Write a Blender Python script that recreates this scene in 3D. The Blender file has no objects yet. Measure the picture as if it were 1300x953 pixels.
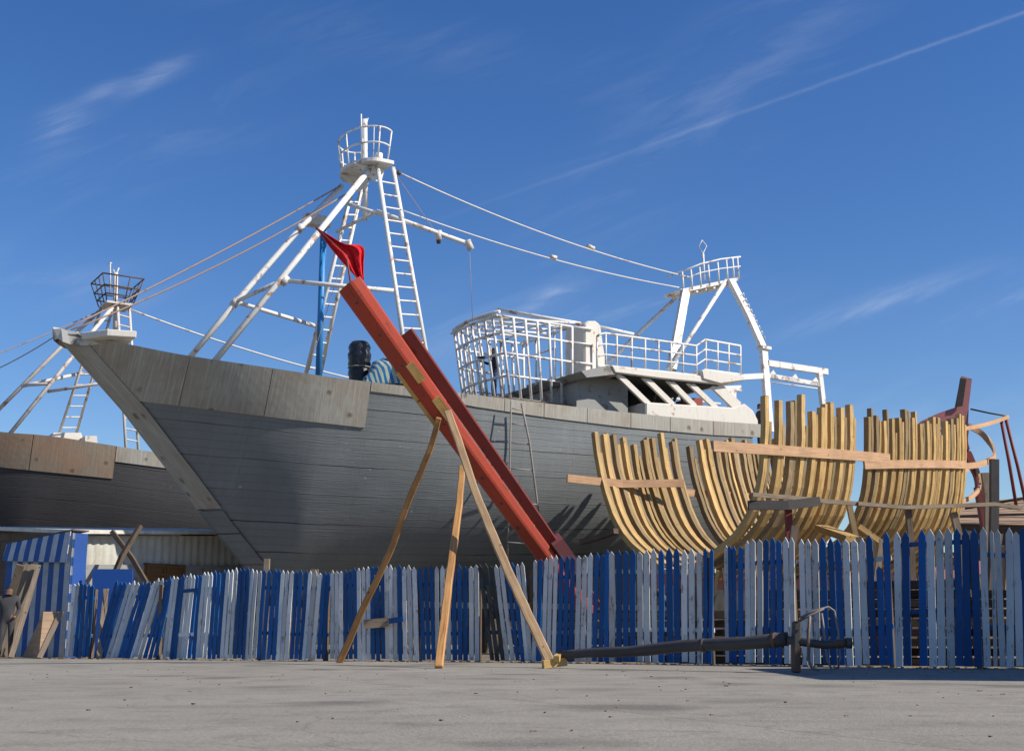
import bpy, math, random
from mathutils import Vector, Matrix, noise as mnoise
R = math.radians
random.seed(7)
scn = bpy.context.scene
COL = scn.collection

# ------------------------------------------------------------------ camera
FPX = 1600.0; HZ = 0.5
TH = math.atan(328.5 / FPX); CT, ST = math.cos(TH), math.sin(TH)
cam = bpy.data.cameras.new('camera'); camo = bpy.data.objects.new('camera', cam)
COL.objects.link(camo); scn.camera = camo
camo.location = (0, 0, HZ); camo.rotation_euler = (R(90) + TH, 0, 0)
cam.sensor_width = 36; cam.lens = 36 * FPX / 1300; cam.clip_end = 5000; cam.clip_start = .1

def ray(px, py):
    u = (px - 650) / FPX; v = (476.5 - py) / FPX
    return Vector((u, CT - v * ST, ST + v * CT))
def P(px, py, Y):
    d = ray(px, py); return Vector((0, 0, HZ)) + d * (Y / d.y)
def G(px, py):
    d = ray(px, py); return Vector((0, 0, HZ)) + d * (-HZ / d.z)
def proj(p):
    x, y, z = p[0], p[1], p[2] - HZ
    dep = y * CT + z * ST; up = -y * ST + z * CT
    return 650 + FPX * x / dep, 476.5 - FPX * up / dep
def lerp_tab(tab, x):
    if x <= tab[0][0]:
        a, b = tab[0], tab[1]
    elif x >= tab[-1][0]:
        a, b = tab[-2], tab[-1]
    else:
        for a, b in zip(tab, tab[1:]):
            if a[0] <= x <= b[0]: break
    return a[1] + (b[1] - a[1]) * (x - a[0]) / (b[0] - a[0])
def smooth_tab(tab, x):          # Catmull-Rom in value, clamped at the ends
    if x <= tab[0][0] or x >= tab[-1][0]: return lerp_tab(tab, x)
    for i in range(len(tab) - 1):
        if tab[i][0] <= x <= tab[i + 1][0]: break
    x0, y0 = tab[i]; x1, y1 = tab[i + 1]
    def sl(j):
        if j <= 0: return (tab[1][1] - tab[0][1]) / (tab[1][0] - tab[0][0])
        if j >= len(tab) - 1: return (tab[-1][1] - tab[-2][1]) / (tab[-1][0] - tab[-2][0])
        return (tab[j + 1][1] - tab[j - 1][1]) / (tab[j + 1][0] - tab[j - 1][0])
    h = x1 - x0; t = (x - x0) / h; m0, m1 = sl(i) * h, sl(i + 1) * h
    return (2*t**3-3*t*t+1)*y0 + (t**3-2*t*t+t)*m0 + (-2*t**3+3*t*t)*y1 + (t**3-t*t)*m1

# ------------------------------------------------------------------ materials
class NT:
    def __init__(s, name):
        s.m = bpy.data.materials.new(name); s.m.use_nodes = True
        s.n = s.m.node_tree.nodes; s.l = s.m.node_tree.links
        s.b = s.n['Principled BSDF']
    def node(s, t, **k):
        n = s.n.new(t)
        for a, v in k.items():
            if a in n.inputs.keys(): n.inputs[a].default_value = v
            else: setattr(n, a, v)
        return n
    def link(s, a, b): s.l.new(a, b)
    def coord(s, kind, scale):
        tc = s.node('ShaderNodeTexCoord'); mp = s.node('ShaderNodeMapping')
        oi = s.node('ShaderNodeObjectInfo')
        mp.inputs['Scale'].default_value = scale
        mul = s.node('ShaderNodeMath', operation='MULTIPLY'); mul.inputs[1].default_value = 37.0
        s.link(oi.outputs['Random'], mul.inputs[0])
        cx = s.node('ShaderNodeCombineXYZ'); s.link(mul.outputs[0], cx.inputs[0]); s.link(mul.outputs[0], cx.inputs[2])
        s.link(tc.outputs[kind], mp.inputs[0]); 
        ad = s.node('ShaderNodeVectorMath', operation='ADD'); s.link(mp.outputs[0], ad.inputs[0]); s.link(cx.outputs[0], ad.inputs[1])
        return ad.outputs[0]
    def noise(s, vec, scale, detail=4, rough=.6):
        n = s.node('ShaderNodeTexNoise'); n.inputs['Scale'].default_value = scale
        n.inputs['Detail'].default_value = detail; n.inputs['Roughness'].default_value = rough
        s.link(vec, n.inputs['Vector']); return n.outputs['Fac']
    def ramp(s, fac, stops):
        r = s.node('ShaderNodeValToRGB'); e = r.color_ramp.elements
        while len(e) < len(stops): e.new(.5)
        for q, (p, c) in zip(e, stops): q.position = p; q.color = (c[0], c[1], c[2], 1) if not isinstance(c, (int, float)) else (c, c, c, 1)
        s.link(fac, r.inputs[0]); return r.outputs[0]
    def mix(s, fac, a, b, mode='MIX'):
        m = s.node('ShaderNodeMix', data_type='RGBA', blend_type=mode)
        for v, i in ((fac, 0), (a, 6), (b, 7)):
            if isinstance(v, (int, float)): m.inputs[i].default_value = v
            elif isinstance(v, tuple): m.inputs[i].default_value = (*v[:3], 1)
            else: s.link(v, m.inputs[i])
        return m.outputs[2]
    def bump(s, h, strength=.3, dist=.02):
        b = s.node('ShaderNodeBump'); b.inputs['Strength'].default_value = strength; b.inputs['Distance'].default_value = dist
        s.link(h, b.inputs['Height']); s.link(b.outputs[0], s.b.inputs['Normal'])
    def out(s, col, rough=.7, metal=0, spec=.4):
        if isinstance(col, tuple): s.b.inputs['Base Color'].default_value = (*col, 1)
        else: s.link(col, s.b.inputs['Base Color'])
        if isinstance(rough, (int, float)): s.b.inputs['Roughness'].default_value = rough
        else: s.link(rough, s.b.inputs['Roughness'])
        s.b.inputs['Metallic'].default_value = metal
        s.b.inputs['Specular IOR Level'].default_value = spec
        return s.m
    def rnd(s, col, amt=.3):      # per-object brightness variation
        oi = s.node('ShaderNodeObjectInfo'); mr = s.node('ShaderNodeMapRange')
        mr.inputs['To Min'].default_value = 1 - amt; mr.inputs['To Max'].default_value = 1 + amt * .5
        s.link(oi.outputs['Random'], mr.inputs[0])
        return s.mix(1.0, col, s_rgb(s, mr.outputs[0]), 'MULTIPLY')
def s_rgb(s, val):
    c = s.node('ShaderNodeCombineColor')
    for i in range(3): s.link(val, c.inputs[i])
    return c.outputs[0]

def wood(name, light, dark, rough=.75, amt=.25, gray=None):
    s = NT(name); v = s.coord('UV', (1.2, 26, 1)); v2 = s.coord('Object', (1, 1, 1))
    g = s.noise(v, 1.5, 6, .65); big = s.noise(v2, 2.3, 3)
    col = s.ramp(g, [(.3, dark), (.52, light), (.75, tuple(c * 1.15 for c in light))])
    col = s.mix(s.ramp(big, [(.42, 0), (.68, .6)]), col, tuple(c * .62 for c in light) if gray is None else gray)
    kn = s.node('ShaderNodeTexVoronoi'); kn.inputs['Scale'].default_value = 3.5; s.link(v2, kn.inputs['Vector'])
    col = s.mix(s.ramp(kn.outputs['Distance'], [(.06, .75), (.1, 0)]), col, tuple(c * .45 for c in dark))
    col = s.rnd(col, amt)
    s.bump(g, .35, .01)
    return s.out(col, rough)
def paint(name, col, under=(.16, .11, .07), wear=.62, rough=.55, amt=.15, grime=(.12, .1, .08), gr=.5):
    s = NT(name); v = s.coord('UV', (1, 14, 1)); v2 = s.coord('Object', (1, 1, 1))
    g = s.noise(v, 2.2, 6, .7); n2 = s.noise(v2, 5, 8, .7); n3 = s.noise(v2, 1.1, 4)
    c = s.mix(s.ramp(n3, [(.4, 0), (.75, gr)]), col, tuple(a * .6 + b * .4 for a, b in zip(col, grime)))
    m = s.node('ShaderNodeMath', operation='MULTIPLY'); s.link(g, m.inputs[0]); s.link(n2, m.inputs[1])
    c = s.mix(s.ramp(m.outputs[0], [(wear * wear, 0), (wear * wear + .05, .9)]), c, under)
    c = s.rnd(c, amt)
    s.bump(g, .25, .008)
    return s.out(c, rough)
def metal(name, col, rust=(.22, .09, .035), th=.6, rough=.5):
    s = NT(name); v2 = s.coord('Object', (1, 1, 1)); v3 = s.coord('Object', (6, 6, .8))
    n = s.noise(v2, 3.2, 4, .6); st = s.noise(v3, 2, 3, .6)
    c = s.mix(s.ramp(n, [(th, 0), (th + .08, .85)]), col, rust)
    c = s.mix(s.ramp(st, [(.55, 0), (.8, .35)]), c, tuple(a * .55 for a in col))
    return s.out(c, rough)

M = {}
M['rib'] = wood('new_pine', (.54, .355, .135), (.30, .17, .055), .75, .45, gray=(.36, .23, .10))
M['ribold'] = wood('weathered_pine', (.33, .235, .12), (.16, .105, .055), .8, .3)
M['batten'] = wood('batten_wood', (.55, .33, .18), (.38, .20, .10), .7, .15)
M['prop'] = wood('prop_wood', (.46, .24, .085), (.24, .10, .03), .7, .2)
M['propl'] = wood('prop_light', (.50, .33, .18), (.30, .18, .09), .7, .1)
M['old'] = wood('old_timber', (.14, .10, .07), (.05, .035, .025), .85, .4)
M['plank'] = wood('grey_plank', (.24, .185, .13), (.12, .09, .065), .8, .25)
M['tan'] = wood('tan_board', (.40, .27, .17), (.25, .16, .10), .8, .2)
M['log'] = wood('dark_log', (.065, .058, .055), (.035, .03, .028), .7, .1)
M['red'] = paint('red_primer', (.40, .052, .026), (.12, .05, .035), .56, .6, .05, (.12, .06, .045), .9)
M['redd'] = paint('dark_red_primer', (.22, .035, .03), (.07, .03, .02), .56, .6, .05)
M['pink'] = paint('faded_red', (.34, .12, .12), (.12, .06, .05), .58, .6, .1)
M['yel'] = wood('yellow_block', (.62, .40, .14), (.42, .25, .08), .6, .1)
M['bp'] = paint('blue_picket', (.003, .088, .285), (.13, .12, .11), .575, .7, .35, (.01, .02, .05), .8)
M['wp'] = paint('white_picket', (.60, .62, .62), (.16, .14, .12), .555, .75, .3, (.08, .08, .08), .7)
M['kp'] = paint('bare_picket', (.04, .05, .05), (.02, .02, .02), .5, .8, .2)
M['wm'] = metal('white_steel', (.70, .69, .66), (.30, .17, .08), .565)
M['gm'] = metal('grey_steel', (.58, .54, .50), (.26, .15, .09), .56)
M['cr'] = metal('cream_steel', (.64, .60, .53), (.34, .20, .09), .63)
M['bm'] = metal('blue_steel', (.03, .22, .52), (.2, .1, .05), .66)
M['iron'] = metal('dark_iron', (.06, .055, .05), (.12, .06, .03), .5, .6)
M['gi'] = metal('worn_iron', (.17, .165, .16), (.14, .07, .035), .52)
M['capm'] = metal('worn_cap', (.50, .49, .46), (.16, .13, .10), .50, .7)
M['gw'] = metal('grey_wall', (.26, .26, .25), (.14, .11, .08), .56, .7)
M['rope'] = wood('rope', (.30, .27, .24), (.16, .14, .12), .9, .1)
M['cable'] = metal('cable_white', (.62, .60, .56), (.4, .2, .1), .6, .5)
M['cabled'] = metal('cable_brown', (.36, .25, .19), (.2, .1, .05), .6, .6)

def hullmat(name, base, lo, wet=0):
    s = NT(name)
    tc = s.node('ShaderNodeTexCoord')
    ds = s.noise(tc.outputs['Object'], .7, 3)
    br = s.node('ShaderNodeTexBrick'); br.offset = .37; br.squash = 1
    br.inputs['Scale'].default_value = 1; br.inputs['Brick Width'].default_value = 4.3
    br.inputs['Row Height'].default_value = .19; br.inputs['Mortar Size'].default_value = .010; br.inputs['Mortar Smooth'].default_value = .3
    br.inputs['Color1'].default_value = (*base, 1); br.inputs['Color2'].default_value = (*[c * .90 for c in base], 1)
    br.inputs['Mortar'].default_value = (*[c * .74 for c in base], 1)
    # wobble
    mp = s.node('ShaderNodeVectorMath', operation='MULTIPLY_ADD')
    cx = s.node('ShaderNodeCombineXYZ'); s.link(ds, cx.inputs[1])
    s.link(cx.outputs[0], mp.inputs[0]); mp.inputs[1].default_value = (0, .07, 0); s.link(tc.outputs['UV'], mp.inputs[2])
    s.link(mp.outputs[0], br.inputs['Vector'])
    # heavy open seams every few strakes
    b2 = s.node('ShaderNodeTexBrick'); b2.offset = .5
    b2.inputs['Scale'].default_value = 1; b2.inputs['Brick Width'].default_value = 60; b2.inputs['Row Height'].default_value = .76
    b2.inputs['Mortar Size'].default_value = .014; b2.inputs['Mortar Smooth'].default_value = .2
    s.link(mp.outputs[0], b2.inputs['Vector'])
    mp2 = s.node('ShaderNodeMapping'); mp2.inputs['Scale'].default_value = (1, 1, 1); s.link(tc.outputs['UV'], mp2.inputs[0])
    mp3 = s.node('ShaderNodeMapping'); mp3.inputs['Scale'].default_value = (.5, 9, 1); s.link(tc.outputs['UV'], mp3.inputs[0])
    mp4 = s.node('ShaderNodeMapping'); mp4.inputs['Scale'].default_value = (7, .6, 1); s.link(tc.outputs['UV'], mp4.inputs[0])
    g = s.noise(mp3.outputs[0], 3, 6, .65); st = s.noise(mp4.outputs[0], 1.4, 6, .6); pat = s.noise(mp2.outputs[0], .55, 6, .6)
    c = s.mix(s.ramp(g, [(.3, .0), (.75, .45)]), br.outputs['Color'], lo)
    c = s.mix(s.ramp(st, [(.48, 0), (.8, .30)]), c, tuple(x * 1.35 for x in base))
    c = s.mix(s.ramp(pat, [(.40, .40), (.62, 0)]), c, tuple(x * .6 for x in base))
    skip = s.ramp(s.noise(mp3.outputs[0], .35, 2), [(.42, 0), (.56, 1)])
    ml = s.node('ShaderNodeMath', operation='MULTIPLY'); s.link(b2.outputs['Fac'], ml.inputs[0]); s.link(skip, ml.inputs[1])
    c = s.mix(ml.outputs[0], c, tuple(x * .15 for x in base))
    # pale caulk dabs
    vo = s.node('ShaderNodeTexVoronoi'); vo.inputs['Scale'].default_value = 4.2; s.link(mp2.outputs[0], vo.inputs['Vector'])
    msk = s.ramp(s.noise(mp2.outputs[0], .5, 3), [(.55, 0), (.62, 1)])
    m2 = s.node('ShaderNodeMath', operation='MULTIPLY'); s.link(s.ramp(vo.outputs['Distance'], [(.10, .55), (.16, 0)]), m2.inputs[0]); s.link(msk, m2.inputs[1])
    c = s.mix(m2.outputs[0], c, tuple(min(1, x * 2.0) for x in base))
    hsum = s.node('ShaderNodeMath', operation='SUBTRACT'); s.link(g, hsum.inputs[0])
    sm = s.node('ShaderNodeMath', operation='MULTIPLY_ADD'); s.link(br.outputs['Fac'], sm.inputs[0]); sm.inputs[1].default_value = .7; s.link(b2.outputs['Fac'], sm.inputs[2])
    s.link(sm.outputs[0], hsum.inputs[1])
    s.bump(hsum.outputs[0], .5, .02)
    return s.out(c, .62, 0, .35)
M['hull'] = hullmat('hull_grey_paint', (.190, .205, .208), (.158, .170, .175))
M['hull2'] = hullmat('hull_dark_paint', (.055, .055, .06), (.045, .042, .042))
def plymat(name, base, warm):
    s = NT(name); tc = s.node('ShaderNodeTexCoord')
    mp = s.node('ShaderNodeMapping'); mp.inputs['Scale'].default_value = (9, .8, 1); s.link(tc.outputs['UV'], mp.inputs[0])
    g = s.noise(mp.outputs[0], 2.2, 7, .65); pat = s.noise(tc.outputs['UV'], .8, 5, .6)
    c = s.ramp(g, [(.3, tuple(x * .72 for x in base)), (.6, base), (.8, tuple(x * 1.25 for x in base))])
    c = s.mix(s.ramp(pat, [(.42, 0), (.66, .6)]), c, warm)
    mp5 = s.node('ShaderNodeMapping'); mp5.inputs['Scale'].default_value = (16, .45, 1); s.link(tc.outputs['UV'], mp5.inputs[0])
    c = s.mix(s.ramp(s.noise(mp5.outputs[0], 1.1, 5, .65), [(.52, 0), (.74, .45)]), c, tuple(min(1, x * 1.7) for x in base))
    mpv = s.node('ShaderNodeMapping'); mpv.inputs['Scale'].default_value = (1, 1, 0); s.link(tc.outputs['UV'], mpv.inputs[0])
    vo = s.node('ShaderNodeTexVoronoi'); vo.inputs['Scale'].default_value = 1.9; vo.inputs['Randomness'].default_value = .55; s.link(mpv.outputs[0], vo.inputs['Vector'])
    nz = s.noise(tc.outputs['UV'], 11, 3)
    ad = s.node('ShaderNodeMath', operation='MULTIPLY_ADD'); s.link(nz, ad.inputs[0]); ad.inputs[1].default_value = .14; s.link(vo.outputs['Distance'], ad.inputs[2])
    c = s.mix(s.ramp(ad.outputs[0], [(.15, .85), (.26, 0)]), c, (.11, .07, .045))
    s.bump(g, .25, .01)
    return s.out(c, .6, 0, .4)
M['ply'] = plymat('weathered_ply', (.345, .33, .285), (.24, .19, .14))
M['ply2'] = plymat('weathered_ply_warm', (.25, .205, .155), (.30, .17, .10))

def simple(name, col, rough=.7, var=.2, scale=4, bump=.2):
    s = NT(name); v = s.coord('Object', (1, 1, 1)); n = s.noise(v, scale, 6)
    s.bump(n, bump, .02)
    return s.out(s.mix(s.ramp(n, [(.35, 0), (.7, 1)]), tuple(c * (1 - var) for c in col), tuple(c * (1 + var) for c in col)), rough)
M['cloth_red'] = simple('red_cloth', (.62, .014, .02), 1.0, .3, 22, .3)
M['skin'] = simple('skin', (.17, .09, .06), .6, .08)
M['hair'] = simple('hair', (.015, .012, .01), .7)
M['jacket'] = simple('navy_cloth', (.02, .025, .05), .85)
M['jeans'] = simple('blue_cloth', (.03, .07, .2), .85)
M['grayj'] = simple('grey_cloth', (.045, .045, .05), .85)
M['plastic'] = simple('black_plastic', (.018, .02, .026), .28, .4, 14, 1.0)
M['stone'] = simple('harbour_stone', (.09, .085, .075), .9, .3, 1.5, .5)
M['dark'] = simple('near_black', (.03, .03, .03), .9)  # near-black standing in for shade in the deckhouse and on the funnel
M['brownp'] = paint('brown_shutter', (.16, .08, .025), (.08, .04, .02), .6)
M['blued'] = paint('blue_door', (.01, .07, .30), (.03, .04, .06), .6, .6, 0, (.01, .02, .05), .8)
M['bag'] = simple('pale_trim', (.60, .57, .50), .8)

def corr():
    s = NT('corrugated_sheet'); v = s.coord('Object', (1, 1, 1)); n = s.noise(v, 2, 6, .7)
    v3 = s.coord('Object', (3, 3, .4)); st = s.noise(v3, 2, 5)
    c = s.mix(s.ramp(n, [(.4, 0), (.7, .7)]), (.50, .50, .45), (.36, .33, .27))
    c = s.mix(s.ramp(st, [(.5, 0), (.75, .5)]), c, (.25, .2, .14))
    return s.out(c, .6, .0)
M['corr'] = corr()
def stripes(name, c1, c2, period, axis=0, rough=.7):
    s = NT(name); tc = s.node('ShaderNodeTexCoord'); sp = s.node('ShaderNodeSeparateXYZ'); s.link(tc.outputs['UV'], sp.inputs[0])
    m = s.node('ShaderNodeMath', operation='MULTIPLY'); s.link(sp.outputs[axis], m.inputs[0]); m.inputs[1].default_value = 1 / period
    f = s.node('ShaderNodeMath', operation='FRACT'); s.link(m.outputs[0], f.inputs[0])
    g = s.node('ShaderNodeMath', operation='GREATER_THAN'); s.link(f.outputs[0], g.inputs[0]); g.inputs[1].default_value = .5
    n = s.noise(tc.outputs['Object'], 3, 6)
    c = s.mix(g.outputs[0], c1, c2); c = s.mix(s.ramp(n, [(.4, 0), (.75, .45)]), c, (.10, .11, .13))
    s.bump(n, .1, .01)
    return s.out(c, rough)
M['stripe'] = stripes('blue_white_stripes', (.006, .085, .32), (.46, .49, .52), .40)
M['tarp'] = stripes('tarp_stripes', (.02, .17, .36), (.50, .55, .42), .13, 0, .5)

def groundmat(name, a, b, crack=True, sc=1.0):
    s = NT(name); tc = s.node('ShaderNodeTexCoord')
    mp = s.node('ShaderNodeMapping'); s.link(tc.outputs['Object'], mp.inputs[0])
    n1 = s.noise(mp.outputs[0], .35 * sc, 8, .65); n2 = s.noise(mp.outputs[0], 22 * sc, 6, .7); n3 = s.noise(mp.outputs[0], 2.2 * sc, 6, .6)
    c = s.mix(s.ramp(n1, [(.35, 0), (.65, 1)]), a, b)
    c = s.mix(s.ramp(n3, [(.5, 0), (.68, .5)]), c, tuple(x * .55 for x in a))
    c = s.mix(s.ramp(n2, [(.35, .35), (.6, 0)]), c, tuple(x * .45 for x in b))
    if crack:
        vo = s.node('ShaderNodeTexVoronoi', feature='DISTANCE_TO_EDGE'); vo.inputs['Scale'].default_value = .45
        wv = s.node('ShaderNodeVectorMath', operation='MULTIPLY_ADD'); cn = s.node('ShaderNodeTexNoise'); cn.inputs['Scale'].default_value = 1.5; cn.inputs['Detail'].default_value = 6
        s.link(mp.outputs[0], cn.inputs['Vector']); s.link(cn.outputs['Color'], wv.inputs[0]); wv.inputs[1].default_value = (.8, .8, 0); s.link(mp.outputs[0], wv.inputs[2]); s.link(wv.outputs[0], vo.inputs['Vector'])
        c = s.mix(s.ramp(vo.outputs['Distance'], [(.002, .35), (.007, 0)]), c, (.12, .11, .10))
    if crack:
        bj = s.node('ShaderNodeTexBrick'); bj.offset = 0; bj.inputs['Scale'].default_value = 1; bj.inputs['Brick Width'].default_value = 4.6; bj.inputs['Row Height'].default_value = 5.2; bj.inputs['Mortar Size'].default_value = .012; bj.inputs['Mortar Smooth'].default_value = .4
        mj = s.node('ShaderNodeMapping'); mj.inputs['Rotation'].default_value = (0, 0, -.42); s.link(tc.outputs['Object'], mj.inputs[0]); s.link(mj.outputs[0], bj.inputs['Vector'])
        ja = s.node('ShaderNodeMath', operation='MULTIPLY'); s.link(bj.outputs['Fac'], ja.inputs[0]); ja.inputs[1].default_value = .6
        c = s.mix(ja.outputs[0], c, (.10, .09, .08))
        vs_ = s.node('ShaderNodeTexVoronoi'); vs_.inputs['Scale'].default_value = .55; wv2 = s.node('ShaderNodeVectorMath', operation='MULTIPLY_ADD'); s.link(cn.outputs['Color'], wv2.inputs[0]); wv2.inputs[1].default_value = (1.1, 1.1, 0); s.link(mp.outputs[0], wv2.inputs[2]); s.link(wv2.outputs[0], vs_.inputs['Vector'])
        c = s.mix(s.ramp(vs_.outputs['Distance'], [(.12, .7), (.34, 0)]), c, (.11, .10, .085))
        wvt = s.node('ShaderNodeTexWave', wave_type='BANDS', bands_direction='Y'); wvt.inputs['Scale'].default_value = .22; wvt.inputs['Distortion'].default_value = 2.2; wvt.inputs['Detail'].default_value = 3; s.link(mp.outputs[0], wvt.inputs['Vector'])
        c = s.mix(s.ramp(wvt.outputs['Fac'], [(.0, .12), (.16, 0)]), c, (.15, .14, .12))
        n5 = s.noise(mp.outputs[0], 60, 3, .5)
        c = s.mix(s.ramp(n5, [(.60, 0), (.66, .6)]), c, (.42, .39, .33))
    s.bump(n2, .7, .02)
    return s.out(c, .88, 0, .25)
M['apron'] = groundmat('worn_concrete', (.262, .240, .198), (.325, .300, .250))
M['dirt'] = groundmat('yard_dirt', (.20, .165, .12), (.28, .24, .18), False, .7)

# ------------------------------------------------------------------ mesh builder
class MB:
    def __init__(s): s.v = []; s.f = []; s.uv = []; s.sm = []
    def face(s, idx, uv, sm=False): s.f.append(tuple(idx)); s.uv.append(uv); s.sm.append(sm)
    def quadpts(s, pts, uv=None, sm=False):
        k = len(s.v); s.v += [Vector(p) for p in pts]
        if uv is None: uv = [(0, 0), (1, 0), (1, 1), (0, 1)][:len(pts)] if len(pts) <= 4 else [(p[0], p[2]) for p in pts]
        s.face(range(k, k + len(pts)), uv, sm)
    def sweep(s, pts, w, t, side=None, taper=None, jit=0):
        """rectangular section along pts; side = width direction; w, t full sizes"""
        pts = [Vector(p) for p in pts]; n = len(pts); k = len(s.v); L = 0; prev = None; Ls = []
        for i, p in enumerate(pts):
            d = (pts[min(i + 1, n - 1)] - pts[max(i - 1, 0)]).normalized()
            sd = Vector(side) if side is not None else (d.cross(Vector((0, 0, 1))) if abs(d.z) < .95 else Vector((1, 0, 0)))
            sd = (sd - d * sd.dot(d)).normalized(); up = sd.cross(d).normalized()
            m = 1 if taper is None else 1 + (taper - 1) * i / max(1, n - 1)
            jx = random.uniform(-jit, jit); jy = random.uniform(-jit, jit)
            for a, b in ((-1, -1), (1, -1), (1, 1), (-1, 1)):
                s.v.append(p + sd * (a * w * m / 2 + jx) + up * (b * t * m / 2 + jy))
            if prev is not None: L += (p - prev).length
            prev = p; Ls.append(L)
        r = random.uniform(0, 5)
        for i in range(n - 1):
            for j in range(4):
                a = k + i * 4 + j; b = k + i * 4 + (j + 1) % 4
                wd = w if j % 2 == 0 else t
                s.face((a, b, b + 4, a + 4), [(Ls[i], r + j), (Ls[i], r + j + wd), (Ls[i + 1], r + j + wd), (Ls[i + 1], r + j)])
        s.face((k + 3, k + 2, k + 1, k), [(0, 0), (t, 0), (t, w), (0, w)])
        e = k + (n - 1) * 4; s.face((e, e + 1, e + 2, e + 3), [(0, 0), (t, 0), (t, w), (0, w)])
        return s
    def tube(s, pts, r, n=8, r1=None, close=False, cap=True):
        pts = [Vector(p) for p in pts]; N = len(pts); k = len(s.v); L = 0; Ls = []; ref = None
        for i, p in enumerate(pts):
            if close: d = (pts[(i + 1) % N] - pts[i - 1]).normalized()
            else: d = (pts[min(i + 1, N - 1)] - pts[max(i - 1, 0)]).normalized()
            if ref is None: ref = d.orthogonal().normalized()
            ref = (ref - d * ref.dot(d)).normalized(); q = d.cross(ref)
            rr = r if r1 is None else r + (r1 - r) * i / max(1, N - 1)
            if isinstance(r, (list, tuple)): rr = r[i]
            for j in range(n):
                a = 2 * math.pi * j / n; s.v.append(p + (ref * math.cos(a) + q * math.sin(a)) * rr)
            if i: L += (p - pts[i - 1]).length
            Ls.append(L)
        seg = N if close else N - 1
        for i in range(seg):
            i2 = (i + 1) % N
            for j in range(n):
                j2 = (j + 1) % n
                s.face((k + i * n + j, k + i * n + j2, k + i2 * n + j2, k + i2 * n + j),
                       [(Ls[i], j / n * .3), (Ls[i], (j + 1) / n * .3), (Ls[i2], (j + 1) / n * .3), (Ls[i2], j / n * .3)], True)
        if cap and not close:
            s.face(tuple(k + j for j in reversed(range(n))), [(0, 0)] * n); e = k + (N - 1) * n
            s.face(tuple(e + j for j in range(n)), [(0, 0)] * n)
        return s
    def prism(s, poly, vec):
        """poly (planar points) extruded by vec"""
        vec = Vector(vec); k = len(s.v); n = len(poly); poly = [Vector(p) for p in poly]
        ax = (poly[1] - poly[0]).normalized()
        uvp = [((p - poly[0]).dot(ax), p.z) for p in poly]
        s.v += poly; s.v += [p + vec for p in poly]
        s.face(tuple(range(k, k + n)), uvp); s.face(tuple(reversed(range(k + n, k + 2 * n))), list(reversed(uvp)))
        W = vec.length
        for i in range(n):
            j = (i + 1) % n; e = (poly[j] - poly[i]).length
            s.face((k + j, k + i, k + n + i, k + n + j), [(e, 0), (0, 0), (0, W), (e, W)])
        return s
    def box(s, c, sx, sy, sz, rz=0):
        c = Vector(c); ax = Vector((math.cos(rz), math.sin(rz), 0)); ay = Vector((-math.sin(rz), math.cos(rz), 0))
        p = [c - ax * sx / 2 - ay * sy / 2 - Vector((0, 0, sz / 2))]; p = p[0]
        return s.prism([p, p + ax * sx, p + ax * sx + Vector((0, 0, sz)), p + Vector((0, 0, sz))], ay * sy)
    def grid(s, rows, uvf=None, sm=True, flip=False):
        k = len(s.v); nr = len(rows); nc = len(rows[0])
        for r in rows: s.v += [Vector(p) for p in r]
        for i in range(nr - 1):
            for j in range(nc - 1):
                q = (k + i * nc + j, k + i * nc + j + 1, k + (i + 1) * nc + j + 1, k + (i + 1) * nc + j)
                u = [(i, j), (i, j + 1), (i + 1, j + 1), (i + 1, j)]
                u = [uvf(a, b) if uvf else (a / nr, b / nc) for a, b in u]
                if flip: q = q[::-1]; u = u[::-1]
                s.face(q, u, sm)
        return s
    def build(s, name, mat, parent=None, bevel=0, recalc=True):
        if parent is not None: o0 = worig(parent)
        else:
            xs = [v.x for v in s.v]; ys = [v.y for v in s.v]; zs = [v.z for v in s.v]
            o0 = Vector(((min(xs) + max(xs)) / 2, (min(ys) + max(ys)) / 2, min(zs)))
        me = bpy.data.meshes.new(name); me.from_pydata([tuple(v - o0) for v in s.v], [], s.f)
        ul = me.uv_layers.new(name='UVMap'); i = 0
        for fu in s.uv:
            for u in fu: ul.data[i].uv = u; i += 1
        for p, q in zip(me.polygons, s.sm): p.use_smooth = q
        if recalc:
            import bmesh
            bm = bmesh.new(); bm.from_mesh(me); bmesh.ops.recalc_face_normals(bm, faces=bm.faces); bm.to_mesh(me); bm.free()
        mats = mat if isinstance(mat, list) else [mat]
        for m in mats: me.materials.append(m)
        o = bpy.data.objects.new(name, me); COL.objects.link(o)
        if parent is not None: o.parent = parent
        else: o.location = o0
        if bevel:
            b = o.modifiers.new('bevel', 'BEVEL'); b.width = bevel; b.segments = 1; b.limit_method = 'ANGLE'; b.angle_limit = R(50)
        return o
def worig(o):
    v = Vector((0, 0, 0))
    while o: v += Vector(o.location); o = o.parent
    return v
def tag(o, label=None, cat=None, group=None, kind=None):
    if label: o['label'] = label
    if cat: o['category'] = cat
    if group: o['group'] = group
    if kind: o['kind'] = kind
    return o
def empty(name, loc, label, cat, group=None):
    o = bpy.data.objects.new(name, None); COL.objects.link(o); o.location = loc; o.empty_display_size = .2
    return tag(o, label, cat, group)
V = Vector

# ------------------------------------------------------------------ ground
m = MB(); m.quadpts([(-2500, -400, -.004), (2500, -400, -.004), (2500, 4000, -.004), (-2500, 4000, -.004)]); tag(m.build('ground', M['dirt']), kind='structure')
m = MB(); m.quadpts([(-60, -30, 0), (60, -30, 0), (60, 26.2 - 22, 0), (9.5, 18.0, 0), (7.5, 19.6, 0), (-5, 26.0, 0), (-12, 27.6, 0), (-60, 28, 0)][:8],
                    [(0, 0)] * 8); tag(m.build('pavement', M['apron']), kind='structure')

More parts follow.
